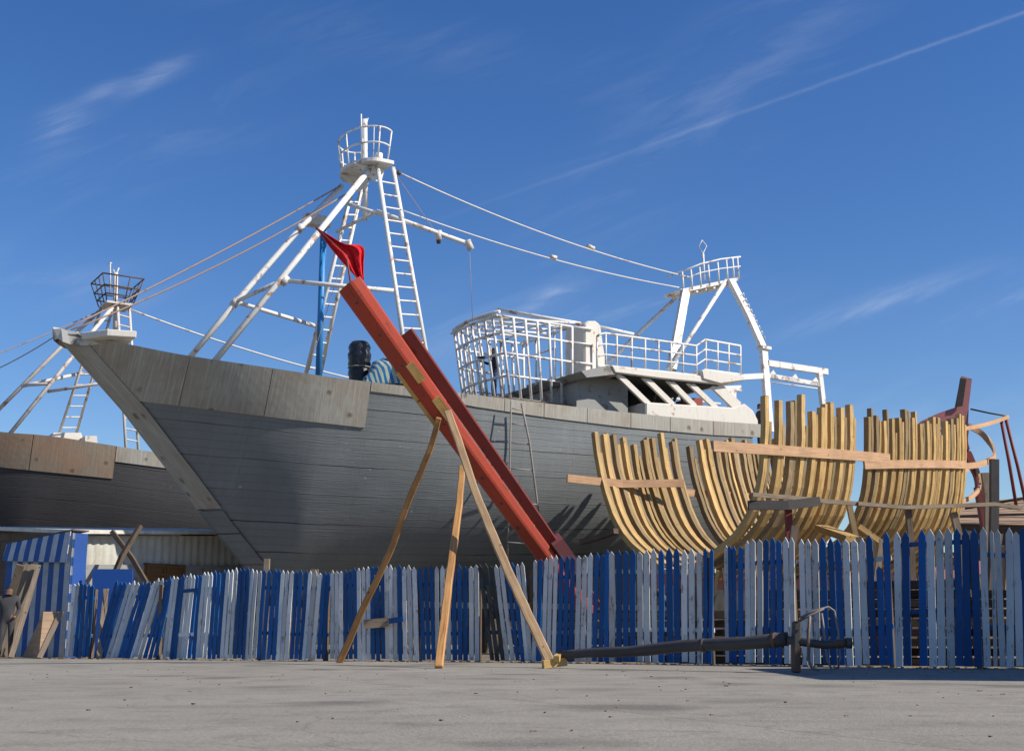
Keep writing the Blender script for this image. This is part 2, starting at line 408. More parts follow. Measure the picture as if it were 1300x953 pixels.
# ------------------------------------------------------------------ trawlers
SW, CW = None, None
class Boat:
    def __init__(s, O, alpha, L, bmax, railpx, stem, zkeel):
        s.O = V((O[0], O[1], 0)); s.A = V((math.cos(alpha), math.sin(alpha), 0)); s.n = V((math.sin(alpha), -math.cos(alpha), 0))
        s.L = L; s.bmax = bmax; s.zk0 = zkeel
        s.rt = []
        for px, py in railpx:
            b = .1
            for _ in range(40):
                p = s.BP(px, py, b); l = (p - s.O).dot(s.A); b = .5 * b + .5 * s.br(max(l, 0))
            s.rt.append((l, p.z))
        s.rt[0] = (0, s.rt[0][1])
        s.stem = sorted([(max(0, (s.BP(px, py, 0) - s.O).dot(s.A)), s.BP(px, py, 0).z) for px, py in stem]) if len(stem[0]) == 2 else [(a, z) for a, z, _ in stem]
    def BP(s, px, py, b):
        d = ray(px, py); o = V((0, 0, HZ)); q = s.O + s.n * b
        t = (q - o).dot(s.n) / d.dot(s.n); return o + d * t
    def loc(s, l, b, z): return s.O + s.A * l + s.n * b + V((0, 0, z))
    def br(s, l):
        l = max(0, l)
        b = s.bmax * (1 - math.exp(-(l / 3.9) ** 1.25)) + .14
        if l > s.L * .7: b -= s.bmax * .08 * ((l - s.L * .7) / (s.L * .3)) ** 2
        return b
    def zr(s, l): return smooth_tab(s.rt, l)
    def zk(s, l):
        e = s.stem[-1][0]
        return smooth_tab(s.stem, l) if l < e else s.stem[-1][1]
    def ls(s, z):
        inv = sorted([(b, a) for a, b in s.stem]); return max(0, lerp_tab(inv, z))
    def b(s, l, z):
        zk, zr = s.zk(l), s.zr(l); u = max(0, min(1.02, (z - zk) / max(.02, zr - zk)))
        w = min(1, max(0, (l - 1.5) / 10.5)); w = w * w * (3 - 2 * w)
        f = (1 - w) * (u ** .92) + w * (1 - max(0, 1 - u) ** 3.4) * (.94 + .06 * u)
        return .10 + (s.br(l) - .10) * f
    def surf(s, l, z, off=0, side=1): return s.loc(l, side * (s.b(l, z) + off), z)
    def hull(s, mat, root):
        ls = [s.L * (i / 70) ** 1.25 for i in range(71)]; nu = 26
        mb = MB()
        for side in (1, -1):
            rows = []; 
            for l in ls:
                zk, zr = s.zk(l), s.zr(l)
                rows.append([s.surf(l, zk + (zr - zk) * (j / nu) ** 1.5, 0, side) for j in range(nu + 1)])
            def uvf(i, j):
                l = ls[i]; return (l, (s.zr(l) - (s.zk(l) + (s.zr(l) - s.zk(l)) * (j / nu) ** 1.5)) * (1 + .012 * l))
            mb.grid(rows, uvf, True, side < 0)
            last = rows[-1]
            if side == 1: tr = last
            else:
                k = len(mb.v)
                mb.grid([tr, last], lambda i, j: (i * 6, last[j].z), False)
        # bottom plate between the two keel rows
        rb = [[s.surf(l, s.zk(l), 0, 1), s.surf(l, s.zk(l), 0, -1)] for l in ls]
        mb.grid(rb, None, False)
        o = mb.build('hull', mat, root)
        # deck
        dk = MB(); rows = [[s.loc(l, q * (s.b(l, s.zr(l) - .8) - .05), s.zr(l) - .8) for q in (-1, -.5, 0, .5, 1)] for l in ls if l > 1.6]
        dk.grid(rows, lambda i, j: (i * .4, j * 1.0), False); dk.build('deck', M['plank'], root)
        kb = MB(); kb.sweep([s.loc(s.stem[-1][0] - .3, 0, s.zk0 - .15), s.loc(s.L, 0, s.zk0 - .15)], .3, .34); kb.build('keel', M['old'], root)
        return o
    def lpx(s, px, py):
        b = 1
        for _ in range(50):
            l = (s.BP(px, py, b) - s.O).dot(s.A); b = .5 * b + .5 * s.br(max(l, 0))
        return l
    def panel(s, name, x0, x1, top, low, mat, root, side=1, off=.04, over=.0):
        """bulwark sheet between pixel columns; low = table px->py of its lower edge"""
        N = max(3, int(abs(x1 - x0) / 14)); l0 = max(.0, s.lpx(x0, lerp_tab(top, x0))); l1 = s.lpx(x1, lerp_tab(top, x1))
        mb = MB(); rows = []; uvs = []
        for i in range(N + 1):
            l = l0 + (l1 - l0) * i / N; zt = s.zr(l) + over
            # find z of the lower edge
            lo, hi = s.zk(l), zt
            for _ in range(30):
                mid = (lo + hi) / 2; q = proj(s.surf(l, mid)); 
                if q[1] < lerp_tab(low, q[0]): hi = mid
                else: lo = mid
            zb = (lo + hi) / 2
            row = [s.surf(l, zt + (zb - zt) * j / 5, off, side) for j in range(6)]
            row += [s.surf(l, zb, .0, side), s.surf(l, zt, -.10, side), s.surf(l, zt, off, side)]
            rows.append(row); uvs.append([(l, zt + (zb - zt) * j / 5) for j in range(6)] + [(l, zb)] * 3)
        mb.grid(rows, lambda i, j: uvs[i][j], False)
        for r in (rows[0], rows[-1]): mb.quadpts(r[:-1])
        return mb.build(name, mat, root)
    def stemboard(s, mat, root, zlo, w=.5):
        mb = MB(); z1 = s.stem[0][1] - .05; N = 24; rows = []
        for i in range(N + 1):
            z = z1 + (zlo - z1) * i / N; a = s.ls(z)
            r = [s.loc(a + w * d, (s.b(a + w * d + .02, min(z, s.zr(a + w * d) - .01)) + .05), z) for d in (1, .75, .5, .25, 0)]
            r.append(s.loc(a - .10, .10, z)); r.append(s.loc(a - .10, -.10, z))
            r += [s.loc(a + w * d, -(s.b(a + w * d + .02, min(z, s.zr(a + w * d) - .01)) + .05), z) for d in (0, .25, .5, .75, 1)]
            rows.append(r)
        mb.grid(rows, lambda i, j: (j * .16, rows[i][j].z), False)
        mb.build('stem_board', mat, root)

def ladder(name, a0, a1, b0, b1, n, mat, root, r=.055, rr=.028, t0=.05, t1=.96):
    m = MB(); m.tube([a0, a1], r); m.tube([b0, b1], r); o = m.build(name, mat, root)
    a0, a1, b0, b1 = map(V, (a0, a1, b0, b1))
    for i in range(n):
        t = t0 + (t1 - t0) * (i + .5) / n; m = MB(); m.tube([a0.lerp(a1, t), b0.lerp(b1, t)], rr, 6, cap=False); m.build('rung', mat, o)
    return o
def tubes(name, segs, r, mat, root, n=8):
    m = MB()
    for q in segs: m.tube(q, r, n)
    return m.build(name, mat, root)
def sag(a, b, s, n=14):
    return [V(a).lerp(V(b), i / n) - V((0, 0, s * 4 * (i / n) * (1 - i / n))) for i in range(n + 1)]

AL = R(32)
tip = P(75, 422, 30)
rail1 = [(75, 421), (130, 431), (240, 452), (400, 476), (470, 485), (600, 501), (700, 513), (800, 524), (900, 534), (972, 539)]
stem1 = [(75, 423), (100, 452), (160, 520), (225, 605), (270, 665), (320, 727), (345, 760)]
B1 = Boat(tip, AL, 19.6, 3.4, rail1, stem1, 1.2)
print('stem', B1.stem); print('rail', [(round(a, 1), round(b, 2)) for a, b in B1.rt])
b1 = empty('fishing_trawler', (B1.loc(10, 0, 0)), 'big grey wooden trawler with tall white tripod mast, bow pointing left over the picket fence', 'fishing boat', 'trawlers hauled out')
B1.hull(M['hull'], b1)
low_t = [(60, 430), (165, 508), (241, 517), (346, 530), (470, 544)]
low_n = [(470, 497), (560, 508), (600, 516), (700, 531), (800, 543), (900, 552), (980, 556)]
for x0, x1 in ((100, 240.5), (241.5, 345.5), (346.5, 470)): B1.panel('bulwark_panel', x0, x1, rail1, low_t, M['ply'], b1)
xs = [471, 585, 640, 690, 745, 800, 850, 905, 972]
for x0, x1 in zip(xs, xs[1:]): B1.panel('bulwark_panel', x0 + .4, x1 - .4, rail1, low_n, M['ply'], b1, off=.035)
# starboard side bulwark, one sheet
def plainband(B, root, mat, h=.5, side=-1, l0=1.2):
    mb = MB(); rows = []; 
    for i in range(31):
        l = l0 + (B.L - l0) * i / 30; z = B.zr(l)
        rows.append([B.surf(l, z - h, .03, side), B.surf(l, z, .03, side), B.surf(l, z, -.1, side)])
    mb.grid(rows, lambda i, j: (i * .6, rows[i][j].z), False); mb.build('bulwark_panel', mat, root)
plainband(B1, b1, M['ply'])
B1.stemboard(M['ply'], b1, 3.6, .34)
# lower stem seam boards (painted)
mb = MB(); rows = []
for i in range(13):
    z = 3.55 + (B1.stem[-1][1] + .1 - 3.55) * i / 12; a = B1.ls(z)
    rows.append([B1.loc(a + .34 * d, s_ * (B1.b(a + .34 * d + .02, z) + .04), z) for s_, d in ((1, 1), (1, .5), (1, 0))] + [B1.loc(a - .09, .09, z), B1.loc(a - .09, -.09, z)] + [B1.loc(a + .34 * d, -(B1.b(a + .34 * d + .02, z) + .04), z) for d in (0, .5, 1)])
mb.grid(rows, lambda i, j: (j * .25, rows[i][j].z), False); mb.build('stem_foot', M['hull'], b1)
# white bow cap and anchor pad
zt = B1.zr(0)
mb = MB(); rows = []
for i in range(9):
    l = -.15 + 1.25 * i / 8; bb = B1.br(max(0, l)) * (.92) + .05 if l > 0 else .12; z = B1.zr(max(l, 0)) + .03
    if i == 0: bb = .07
    h = (.20, .28, .30, .29, .26, .22, .16, .10, .05)[i]
    rows.append([B1.loc(l + (.12 if i == 0 else .05), bb * .9 + .05, z - h), B1.loc(l, bb, z + .04), B1.loc(l, 0, z + .10), B1.loc(l, -bb, z + .04), B1.loc(l + .05, -bb * .9 - .05, z - h)])
mb.grid(rows, None, False); mb.quadpts(rows[0]); mb.build('bow_cap', M['capm'], b1)
q = B1.BP(146, 430, 1.1)
lq = (q - B1.O).dot(B1.A)
mb = MB(); zt = B1.zr(lq); mb.prism([B1.loc(lq - .65, .45, zt + .03), B1.loc(lq - .2, 1.15, zt + .03), B1.loc(lq + .45, 1.32, zt + .03), B1.loc(lq + .5, .1, zt + .03)], V((0, 0, .17))); mb.build('anchor_pad', M['cr'], b1, .02)

# ---- foremast
bp = B1.BP
PB, SB = .55, -.55
W = M['wm']
ladder('mast_ladder', bp(479, 209, .75), bp(521, 492, 2.5), bp(499, 213, .6), bp(549, 492, 2.3), 15, W, b1, .062)
ladder('mast_ladder', bp(448, 236, -.5), bp(386, 484, -2.3), bp(460, 236, -.75), bp(404, 486, -2.6), 14, W, b1, .062)
tubes('mast_strut', [[bp(474, 209, .55), bp(272, 459, .95)]], .085, W, b1)
tubes('mast_strut', [[bp(434, 236, -.6), bp(381, 290, -.55), bp(299, 384, -.7), bp(240, 455, -.8)]], .08, W, b1)
tubes('crossbar', [[bp(330, 385 - 3, .8), bp(361, 356, .8), bp(500, 369, 2.0)][1:]], .06, W, b1)
tubes('crossbar', [[bp(299, 383, -.7), bp(405, 415, -1.9)]], .06, W, b1)
tubes('crossbar', [[bp(299, 383, -.7), bp(360, 355, .8)]], .055, W, b1)
tubes('crossbar', [[bp(438, 258, 0), bp(512, 281, 1.0)]], .055, W, b1)
tubes('crossbar', [[bp(427, 294, -1.0), bp(480, 268, .6)]], .05, W, b1)
bo = tubes('derrick_boom', [[bp(478, 268, .6), bp(512, 280, 1.0), bp(596, 310, 1.6)]], .065, W, b1)
tubes('boom_end', [[bp(593, 305, 1.6), bp(598, 317, 1.6)]], .10, M['gm'], bo); tubes('boom_clamp', [[bp(557, 293, 1.3), bp(557, 305, 1.3)]], .09, M['gm'], bo)
tubes('mast_post', [[bp(463, 152, 0), bp(464, 279, 0)]], .075, W, b1)
tubes('antenna', [[bp(458.5, 145, 0), bp(459.5, 215, 0)], [bp(463, 152, 0), bp(467, 150, 0), bp(464, 160, 0)]], .022, W, b1, 6)
# platform
pc = bp(466, 219, 0); pl_l = (pc - B1.O).dot(B1.A); pz = pc.z
mb = MB(); pts = []
for i in range(17):
    a = math.pi * (.5 + i / 16); pts.append(B1.loc(pl_l - .05 + .62 * math.cos(a), 1.05 * math.sin(a) - .05, pz))
pts += [B1.loc(pl_l + .36, -1.10, pz), B1.loc(pl_l + .36, 1.0, pz)]
mb.prism(pts, V((0, 0, .10))); pf = mb.build('mast_platform', W, b1)
mb = MB()
for bb in (-.5, .5): mb.prism([B1.loc(pl_l - .65, bb, pz - .003), B1.loc(pl_l + .3, bb, pz - .003), B1.loc(pl_l + .2, bb, pz - .42), B1.loc(pl_l - .05, bb, pz - .42)], B1.n * .03)
mb.build('platform_bracket', W, pf)
mb = MB()
for hz, ex in ((.45, .05), (.9, .10)):
    ring = []
    for i in range(27):
        a = math.pi * (.5 + i / 26 * 1.35 - .17); ring.append(B1.loc(pl_l - .05 + (.60 + ex) * math.cos(a), (1.02 + ex) * math.sin(a) - .05, pz + .1 + hz))
    mb.tube(ring, .026, 6)
for i in range(0, 27, 4):
    a = math.pi * (.5 + i / 26 * 1.35 - .17)
    mb.tube([B1.loc(pl_l - .05 + .58 * math.cos(a), 1.0 * math.sin(a) - .05, pz + .08), B1.loc(pl_l - .05 + .70 * math.cos(a), 1.12 * math.sin(a) - .05, pz + 1.0)], .026, 6)
mb.build('platform_railing', W, b1)
tubes('mast_lamp', [[bp(481, 205, .3), bp(481, 195, .3)]], .11, W, b1)
tubes('blue_mast', [[bp(411, 290, -1.2), bp(404, 490, -1.2)]], .095, M['bm'], b1)
mb = MB(); c = bp(402, 281, -1.0); mb.box(c, .75, .35, .3, AL); mb.build('light_bracket', M['gm'], b1)
for (x, y, b_, d) in ((299, 384, -.7, (14, -15)), (361, 356, .8, (14, -15)), (381, 290, -.55, (10, -11))):
    tubes('flange', [[bp(x - d[0] * .25, y - d[1] * .25, b_), bp(x + d[0] * .25, y + d[1] * .25, b_)]], .115, M['gm'], b1)
tubes('pulley', [[bp(556, 299, 1.3), bp(557, 309, 1.3)]], .06, M['iron'], b1)
tubes('pulley', [[bp(504, 219, .62), bp(508, 220, .62)]], .07, M['iron'], b1)
tubes('aerial', [[bp(474, 200, -.3), bp(475, 160, -.3)]], .016, W, b1, 5)
tubes('halyard', [sag(bp(470, 215, -.4), bp(392, 470, -1.2), .0)], .010, M['cabled'], b1, 4)
# stays
tt = B1.loc(.15, 0, B1.zr(0) + .12)
tubes('stay_cable', [sag(bp(432, 236, -.5), tt, .10)], .022, M['cabled'], b1, 5)
tubes('stay_cable', [sag(bp(440, 246, .2), tt + V((.1, .1, 0)), .22)], .022, M['cabled'], b1, 5)

# aft gallows, in the b=+ (port) and b=- planes
def bp2(px, py, b=1.6): return bp(px, py, b)
gp = [bp(864, 369, 0), bp(939, 353, 0)]
tubes('stay_cable', [sag(bp(502, 217, .6), bp(880, 353, .3), .30, 24)], .024, M['cable'], b1, 5)
tubes('stay_cable', [sag(bp(508, 266, 1.0), bp(862, 365, .6), .22, 24)], .022, M['cable'], b1, 5)
tubes('shackle', [[bp(746, 312, .4), bp(754, 315.5, .4)]], .07, M['cable'], b1); tubes('shackle', [[bp(699, 325.6, .8), bp(706, 327.5, .8)]], .07, M['cable'], b1)
tubes('halyard', [sag(bp(503, 222, .6), bp(556, 299, 1.3), .0)], .012, M['cabled'], b1, 4)
tubes('halyard', [[bp(596, 312, 1.6), bp(600, 408, 1.6)]], .009, M['cabled'], b1, 4)
def slab(name, px, b0, b1_, mat, root, B=None, bev=0):
    B = B or B1; mb = MB(); mb.prism([B.BP(x, y, b0) for x, y in px], B.n * (b1_ - b0)); return mb.build(name, mat, root, bev)
gl = slab('gallows_platform', [(864, 367), (938, 352), (938, 356), (868, 371)], .45, -.45, W, b1)
mb = MB()
for i in range(6):
    x = 872 + 11 * i; y = 370 - i * 2.3
    mb.sweep([bp(x + 2, y + 1.5, .4), bp(x + 2, y + 1.5, .4) - B1.n * .8], .09, .09, B1.A)
mb.build('platform_rib', W, gl)
for bb in (.45, -.4):
    mb = MB()
    mb.tube([bp(867, 344, bb), bp(890, 335, bb), bp(915, 329, bb), bp(940, 326, bb)], .03, 6)
    mb.tube([bp(866, 355, bb), bp(890, 346, bb), bp(915, 341, bb), bp(940, 338, bb)], .02, 6)
    for i, x in enumerate((866, 877, 888, 899, 911, 922, 930, 936)):
        mb.tube([bp(x + 2, 369 - (x - 866) * .21, bb), bp(x, 345 - (x - 866) * .27, bb)], .03, 6)
    if bb > 0: mb.tube([bp(867, 344, .45), bp(867, 344, .45) - B1.n * .85], .025, 6)
    mb.build('gallows_railing', W, b1)
mb = MB(); mb.tube([bp(894, 355, 0), bp(892.5, 322, 0)], .04, 6)
mb.tube([bp(892.5, 322, 0), bp(887, 313, 0), bp(891.5, 305, 0), bp(897, 312, 0)], .018, 6, close=True); mb.build('antenna', W, b1)
mb = MB(); mb.sweep([bp(870, 370, .7), bp(852, 470, 1.6)], .28, .16, B1.A); mb.build('gallows_leg', W, b1)
mb = MB(); mb.sweep([bp(927, 355, .7), bp(950, 400, 1.1), bp(969, 443, 1.6), bp(977, 548, 1.9)], .24, .16, B1.A); gleg = mb.build('gallows_leg', W, b1)
mb = MB(); mb.sweep([bp(964.5, 441, 1.6), bp(975.5, 443, 1.6)], .3, .1, B1.n); 
for i in range(9):
    t = i / 9; x = 938 + 30 * t; y = 375 + 62 * t; mb.tube([bp(x + 3, y, 1.0 + .5 * t), bp(x + 6, y - 3, 1.0 + .5 * t), bp(x + 7, y + 2, 1.0 + .5 * t)], .018, 5)
mb.build('leg_steps', W, gleg)
tubes('gallows_strut', [[bp(865, 371, -.6), bp(772, 460, -1.4)]], .07, W, b1)
tubes('gallows_strut', [[bp(922, 356, .6), bp(850, 468, 1.8)]], .07, W, b1)
# stern gantry
mb = MB(); mb.sweep([bp(975, 461, 1.7), bp(1050, 472, 1.7)], .12, .20, B1.n); gt = mb.build('gantry_beam', W, b1)
mb = MB(); mb.sweep([bp(977, 477, 1.7), bp(1040, 488, 1.7)], .12, .14, B1.n); mb.build('gantry_beam', W, b1)
mb = MB(); mb.sweep([bp(1040, 473, 1.7), bp(1045.5, 520, 1.7), bp(1050, 690, 1.7)], .18, .14, B1.A); mb.build('gantry_leg', W, b1)
mb = MB()
for x in (981, 1009, 1035):
    y = 478 + (x - 978) * .17; mb.prism([bp(x - 8, y, 1.76), bp(x + 8, y + 2.5, 1.76), bp(x + 1, y - 9, 1.76)], B1.n * -.05)
mb.tube([bp(979, 485, 1.7), bp(1038, 493, 1.7)], .02, 5); mb.build('gusset', W, gt)
mb = MB(); mb.sweep([bp(935, 479, 1.7), bp(974, 477, 1.7)], .12, .18, B1.n); mb.build('gantry_arm', W, b1)
mb = MB(); mb.sweep([bp(929, 493, -1.5), bp(929, 530, -1.5)], .25, .2, B1.A); mb.sweep([bp(915, 494, -1.5), bp(939, 493, -1.5)], .2, .2, B1.n); mb.build('winch_post', W, b1)

# ---- deckhouse
dh = slab('deckhouse', [(820, 510), (857, 512.6), (933, 517), (946, 512), (957, 521), (963, 533), (964, 548), (820, 542)], 2.5, -2.5, M['cr'], b1, bev=.04)
for (x0, y0, x1, y1) in ((783, 474, 823, 513), (816, 477, 854, 514), (846, 480, 882, 516), (873, 484, 909, 518), (905, 486, 937, 517)):
    for bb in (2.42, -2.42):
        mb = MB(); mb.sweep([bp(x0, y0, bb), bp(x1, y1, bb)], .17 if x0 < 900 else .36, .09, B1.A); mb.build('window_frame', M['cr'], dh)
slab('ceiling_shade', [(790, 474.5), (840, 481.5), (912, 489), (912, 490), (840, 482.5), (790, 476)], 2.5, -2.5, M['dark'], dh)  # dark panel that paints the shade under the deckhouse roof
slab('deckhouse_roof', [(776, 463), (835, 470), (893, 477), (915, 481), (915, 488), (840, 480.5), (781, 473)], 2.6, -2.6, M['cr'], b1, bev=.03)
slab('aft_canopy', [(891, 470), (897, 468), (946, 477), (946, 483), (915, 487), (893, 481)], 2.66, -2.3, M['cr'], b1, bev=.03)
slab('engine_casing', [(732, 480), (790, 474), (797, 480), (797, 540), (732, 536)], 1.9, -1.9, M['gw'], b1)
slab('doorway_shade', [(800, 484), (845, 488), (845, 525), (800, 525)], .2, .1, M['dark'], b1)  # dark sheet standing in for the shaded interior behind the door opening
slab('awning', [(738, 471), (776, 463), (781, 475), (745, 479)], 2.55, -2.4, M['gw'], b1)
slab('funnel', [(742, 411), (747, 407), (757, 407), (763, 412), (767, 440), (772, 474), (742, 476)], 1.3, .25, M['cr'], b1, bev=.05)
fl = slab('funnel_shade', [(733, 422), (741, 422), (741, 466), (733, 466)], .9, .5, M['dark'], b1)  # dark slab painting the shade on the funnel's bow-facing side
mb = MB(); mb.tube([bp(851, 520, 1.5), bp(858, 503, 1.5), bp(864, 500, 1.5), bp(868, 515, 1.5)], .05, 6); mb.tube([bp(836, 490, 1.4), bp(829, 512, 1.4)], .04, 6); mb.build('engine_pipe', M['iron'], b1)
slab('winch_drum', [(878, 505), (892, 505), (892, 519), (878, 519)], .5, -.3, M['redd'], b1)
slab('stern_rail', [(845, 503), (915, 511), (915, 513), (845, 505)], -2.2, -2.3, W, b1)
# upper deck railing
top = [(758, 427), (762, 424), (769, 423), (884, 439), (895, 431), (940, 439)]
bot = [(758, 466), (762, 465), (769, 464), (884, 476), (895, 469), (940, 475)]
for bb in (2.5, -2.4):
    mb = MB()
    for f in (0, .33, .66, 1): mb.tube([bp(x, y + f * (y2 - y), bb) for (x, y), (_, y2) in zip(top, bot)], .028 if f else .036, 6)
    for x in (758, 769, 783, 802, 819, 836, 852, 867, 884, 896, 911, 925, 940):
        mb.tube([bp(x, lerp_tab(top, x), bb), bp(x, lerp_tab(bot, x) + 4, bb)], .03, 6)
    mb.build('deck_railing', W, b1)
tubes('awning_bar', [[bp(632, 393, -1.0), bp(737, 411, 1.0)]], .06, M['wm'], b1)
tubes('awning_bar', [[bp(758, 414, 1.2), bp(804, 424, 1.2)]], .05, W, b1)

# ---- open steel wheelhouse frame
HBW = 1.3
l0 = (bp(648, 505, HBW) - B1.O).dot(B1.A); l1 = (bp(726, 512, HBW) - B1.O).dot(B1.A)
z0 = bp(648, 506, HBW).z; z1 = bp(634, 401, HBW).z
def WF(l, b, k):   # k 0..1 height; front leans forward
    fr = max(0, 1 - (l - l0) / max(.1, (l1 - l0)))
    return B1.loc(l - .36 * k * fr, b * (1 + .04 * k), z0 + (z1 - z0) * k)
wf = MB(); hs = (0, .28, .55, .80, 1.0)
fl_b = [HBW, .98, .65, .32, 0, -.32, -.65, -.98, -HBW]; sl = [l0 + (l1 - l0) * i / 6 for i in range(7)]
bow = lambda b: -.16 * (1 - (b / HBW) ** 2)
for k in hs:
    fpt = [WF(l0 + bow(b), b, k) for b in fl_b]
    wf.tube(fpt, .040, 6)
    for sgn in (1, -1): wf.tube([WF(l, HBW * sgn, k) for l in sl], .035, 6)
    if k in (0, 1.0): wf.tube([WF(l1, HBW, k), WF(l1, -HBW, k)], .036, 6)
for b in fl_b: wf.tube([WF(l0 + bow(b), b, 0), WF(l0 + bow(b), b, 1)], .042, 6)
for l in sl[1:]:
    for sgn in (1, -1): wf.tube([WF(l, HBW * sgn, 0), WF(l, HBW * sgn, 1)], .042, 6)
wf.tube([WF(l1, .4, 0), WF(l1, .4, 1)], .035, 6); wf.tube([WF(l1, -.6, 0), WF(l1, -.6, 1)], .035, 6); wf.tube([WF(l1, .4, .8), WF(l1, -.6, .8)], .03, 6)
wfo = wf.build('wheelhouse_frame', M['wm'], b1)
rf = MB()
for b in (-1.0, -.5, 0, .5, 1.0): rf.tube([WF(l0 + bow(b), b, 1) , WF(l1 + .3, b, 1.09)], .034, 6)
for i in range(5):
    l = l0 + (l1 - l0) * i / 4 - .1; rf.tube([WF(l, HBW, 1.0), WF(l, 0, 1.06), WF(l, -HBW, 1.0)], .03, 6)
rf.tube([WF(l0 + bow(b) - .02, b, 1.05) for b in fl_b], .05, 6)
rf.build('roof_frame', M['wm'], wfo)
# side ladder bay aft of the frame
sb = MB()
for k in hs: sb.tube([WF(l1, HBW, k), WF(l1 + .75, HBW, k + .01)], .03, 6)
sb.tube([WF(l1 + .75, HBW, -.1), WF(l1 + .75, HBW, .8)], .035, 6); sb.build('side_frame', M['wm'], wfo)
mb = MB(); mb.prism([B1.loc(l0 - .9, 1.7, z0 - .12), B1.loc(l1 + .9, 1.7, z0 - .12), B1.loc(l1 + .9, -1.7, z0 - .12), B1.loc(l0 - .9, -1.7, z0 - .12)], V((0, 0, .06))); mb.build('wheelhouse_floor', M['old'], b1)
mb = MB()
for i in range(8): mb.sweep([B1.loc(l0 + .25 * i, 1.85, z0 - .2), B1.loc(l0 + .25 * i, -1.8, z0 - .2)], .11, .09)
mb.build('floor_beams', M['rib'], b1)
slab('winch_housing', [(684, 484), (728, 474), (730, 500), (684, 501)], -.5, -1.2, M['gw'], b1)
slab('wheelhouse_base', [(648, 508), (735, 517), (735, 530), (648, 522)], 1.6, -1.6, M['gw'], b1)

# wrapped pipe and tarpaulin on the deck
c0 = bp(456, 500, .9); c1 = bp(456.5, 434, .9)
mb = MB(); N = 16; pts = [c0.lerp(c1, i / N) for i in range(N + 1)]; rr = [.30 + .02 * math.sin(i * 2.3) + random.uniform(-.01, .015) for i in range(N + 1)]; rr[-1] = .21; rr[-2] = .28; rr[8] = .27
mb.tube(pts, rr, 14); wp_ = mb.build('wrapped_pipe', M['plastic'], b1)
mb = MB(); mb.tube([pts[8] + V((.30 * math.cos(a), .30 * math.sin(a), 0)) for a in [i * math.pi / 8 for i in range(16)]], .02, 6, close=True); mb.build('rope_tie', M['rope'], wp_)
mb = MB(); rows = []
ce = bp(504, 482, 1.4)
for i in range(15):
    a = math.pi * i / 14; row = []
    for j in range(13):
        t = math.pi * j / 12; rr_ = 1 + .08 * math.sin(7 * t + i)
        row.append(ce + V((-.75 * math.cos(t) * math.sin(a) * 0 + .80 * math.cos(t) * rr_, .8 * math.cos(a), -.25 + .95 * math.sin(t) * math.sin(a) ** .5 * rr_)))
    rows.append(row)
mb.grid(rows, lambda i, j: (i * .10 + j * .16, j * .1), True); mb.build('tarpaulin', M['tarp'])
tag(bpy.data.objects['tarpaulin'], 'blue and pale striped tarpaulin heaped on the trawler deck behind the red stem', 'tarpaulin')
tubes('deck_cable', [sag(bp(176, 396, -1.5 - 8), bp(176, 396, -9.5), 0, 2)], .001, M['cable'], b1, 4) if False else None

# cradle blocks and shores under the trawler
for l in (6, 9, 12, 15, 18):
    mb = MB(); c = B1.loc(l, 0, .46); mb.box(c, .5, 1.4, .93, AL); tag(mb.build('keel_block', M['old']), 'dark timber keel block under the big grey trawler behind the fence', 'keel block', 'keel blocks under the trawler')
for l in (8, 11, 14, 17):
    mb = MB(); mb.tube([B1.loc(l, 3.9, 0), B1.surf(l, 2.1, .0)], .1, 8); tag(mb.build('hull_shore', M['old']), 'round dark shore propping the port side of the big grey trawler', 'timber prop', 'shores under the trawler')

# ---- rope ladder hanging on the hull
rl = empty('rope_ladder', bp(655, 700, 3.7), 'thin narrow wooden ladder hanging down the lit grey hull below the steel wheelhouse frame', 'ladder')
tubes('side_rope', [[bp(649, 508, 3.75), bp(647, 600, 3.75), bp(644, 716, 3.6)]], .022, M['rope'], rl, 6); tubes('side_rope', [[bp(662, 512, 3.75), bp(672, 560, 3.8), bp(683, 645, 3.75), bp(690, 720, 3.6)]], .028, M['rope'], rl, 6)
for y in (518, 537, 561, 594, 637, 664, 688):
    xl = lerp_tab([(508, 649), (600, 647), (716, 644)], y); xr = lerp_tab([(512, 662), (560, 672), (645, 683), (720, 690)], y + 2)
    tubes('rung', [[bp(xl, y, 3.75), bp(xr, y + 3, 3.75)]], .018, M['rope'], rl, 5)

# ------------------------------------------------------------------ second trawler
M2 = P(150, 470, 47); O2 = M2 - B1.A * 9.2
rail2 = [(-190, 512), (-100, 533), (0, 548), (60, 553), (190, 573), (300, 589), (500, 606)]
stem2 = [(l_, z_ + .2, 0) for l_, z_ in B1.stem]
B2 = Boat(O2, AL, 20.5, 3.4, rail2, stem2, 1.3)
d = B2.zr(0) - B2.stem[0][1]; B2.stem = [(a, z + d * max(0, 1 - a / 4)) for a, z in B2.stem]
b2 = empty('fishing_trawler', B2.loc(10, 0, 0), 'far trawler at left, dark hull and brown bulwark, half hidden behind the nearer bow', 'fishing boat', 'trawlers hauled out')
B2.hull(M['hull2'], b2)
lw = [(-300, 540), (0, 593), (147, 608)]; lw2 = [(147, 586), (300, 606), (500, 622)]
for x0, x1 in ((-150, -30), (-29, 42), (43, 147)): B2.panel('bulwark_panel', x0, x1, rail2, lw, M['ply2'], b2)
B2.panel('bulwark_panel', 148, 480, rail2, lw2, M['ply'], b2)
B2.stemboard(M['ply2'], b2, 3.6, .5); plainband(B2, b2, M['ply2'])
q2 = B2.BP; Gm = M['gm']
ladder('mast_ladder', q2(149, 384, .4), q2(160, 572, 2.2), q2(164, 388, .3), q2(176, 575, 2.0), 13, Gm, b2, .055)
ladder('mast_ladder', q2(128, 392, -.5), q2(73, 556, -2.3), q2(143, 392, -.7), q2(95, 556, -2.5), 11, Gm, b2, .055)
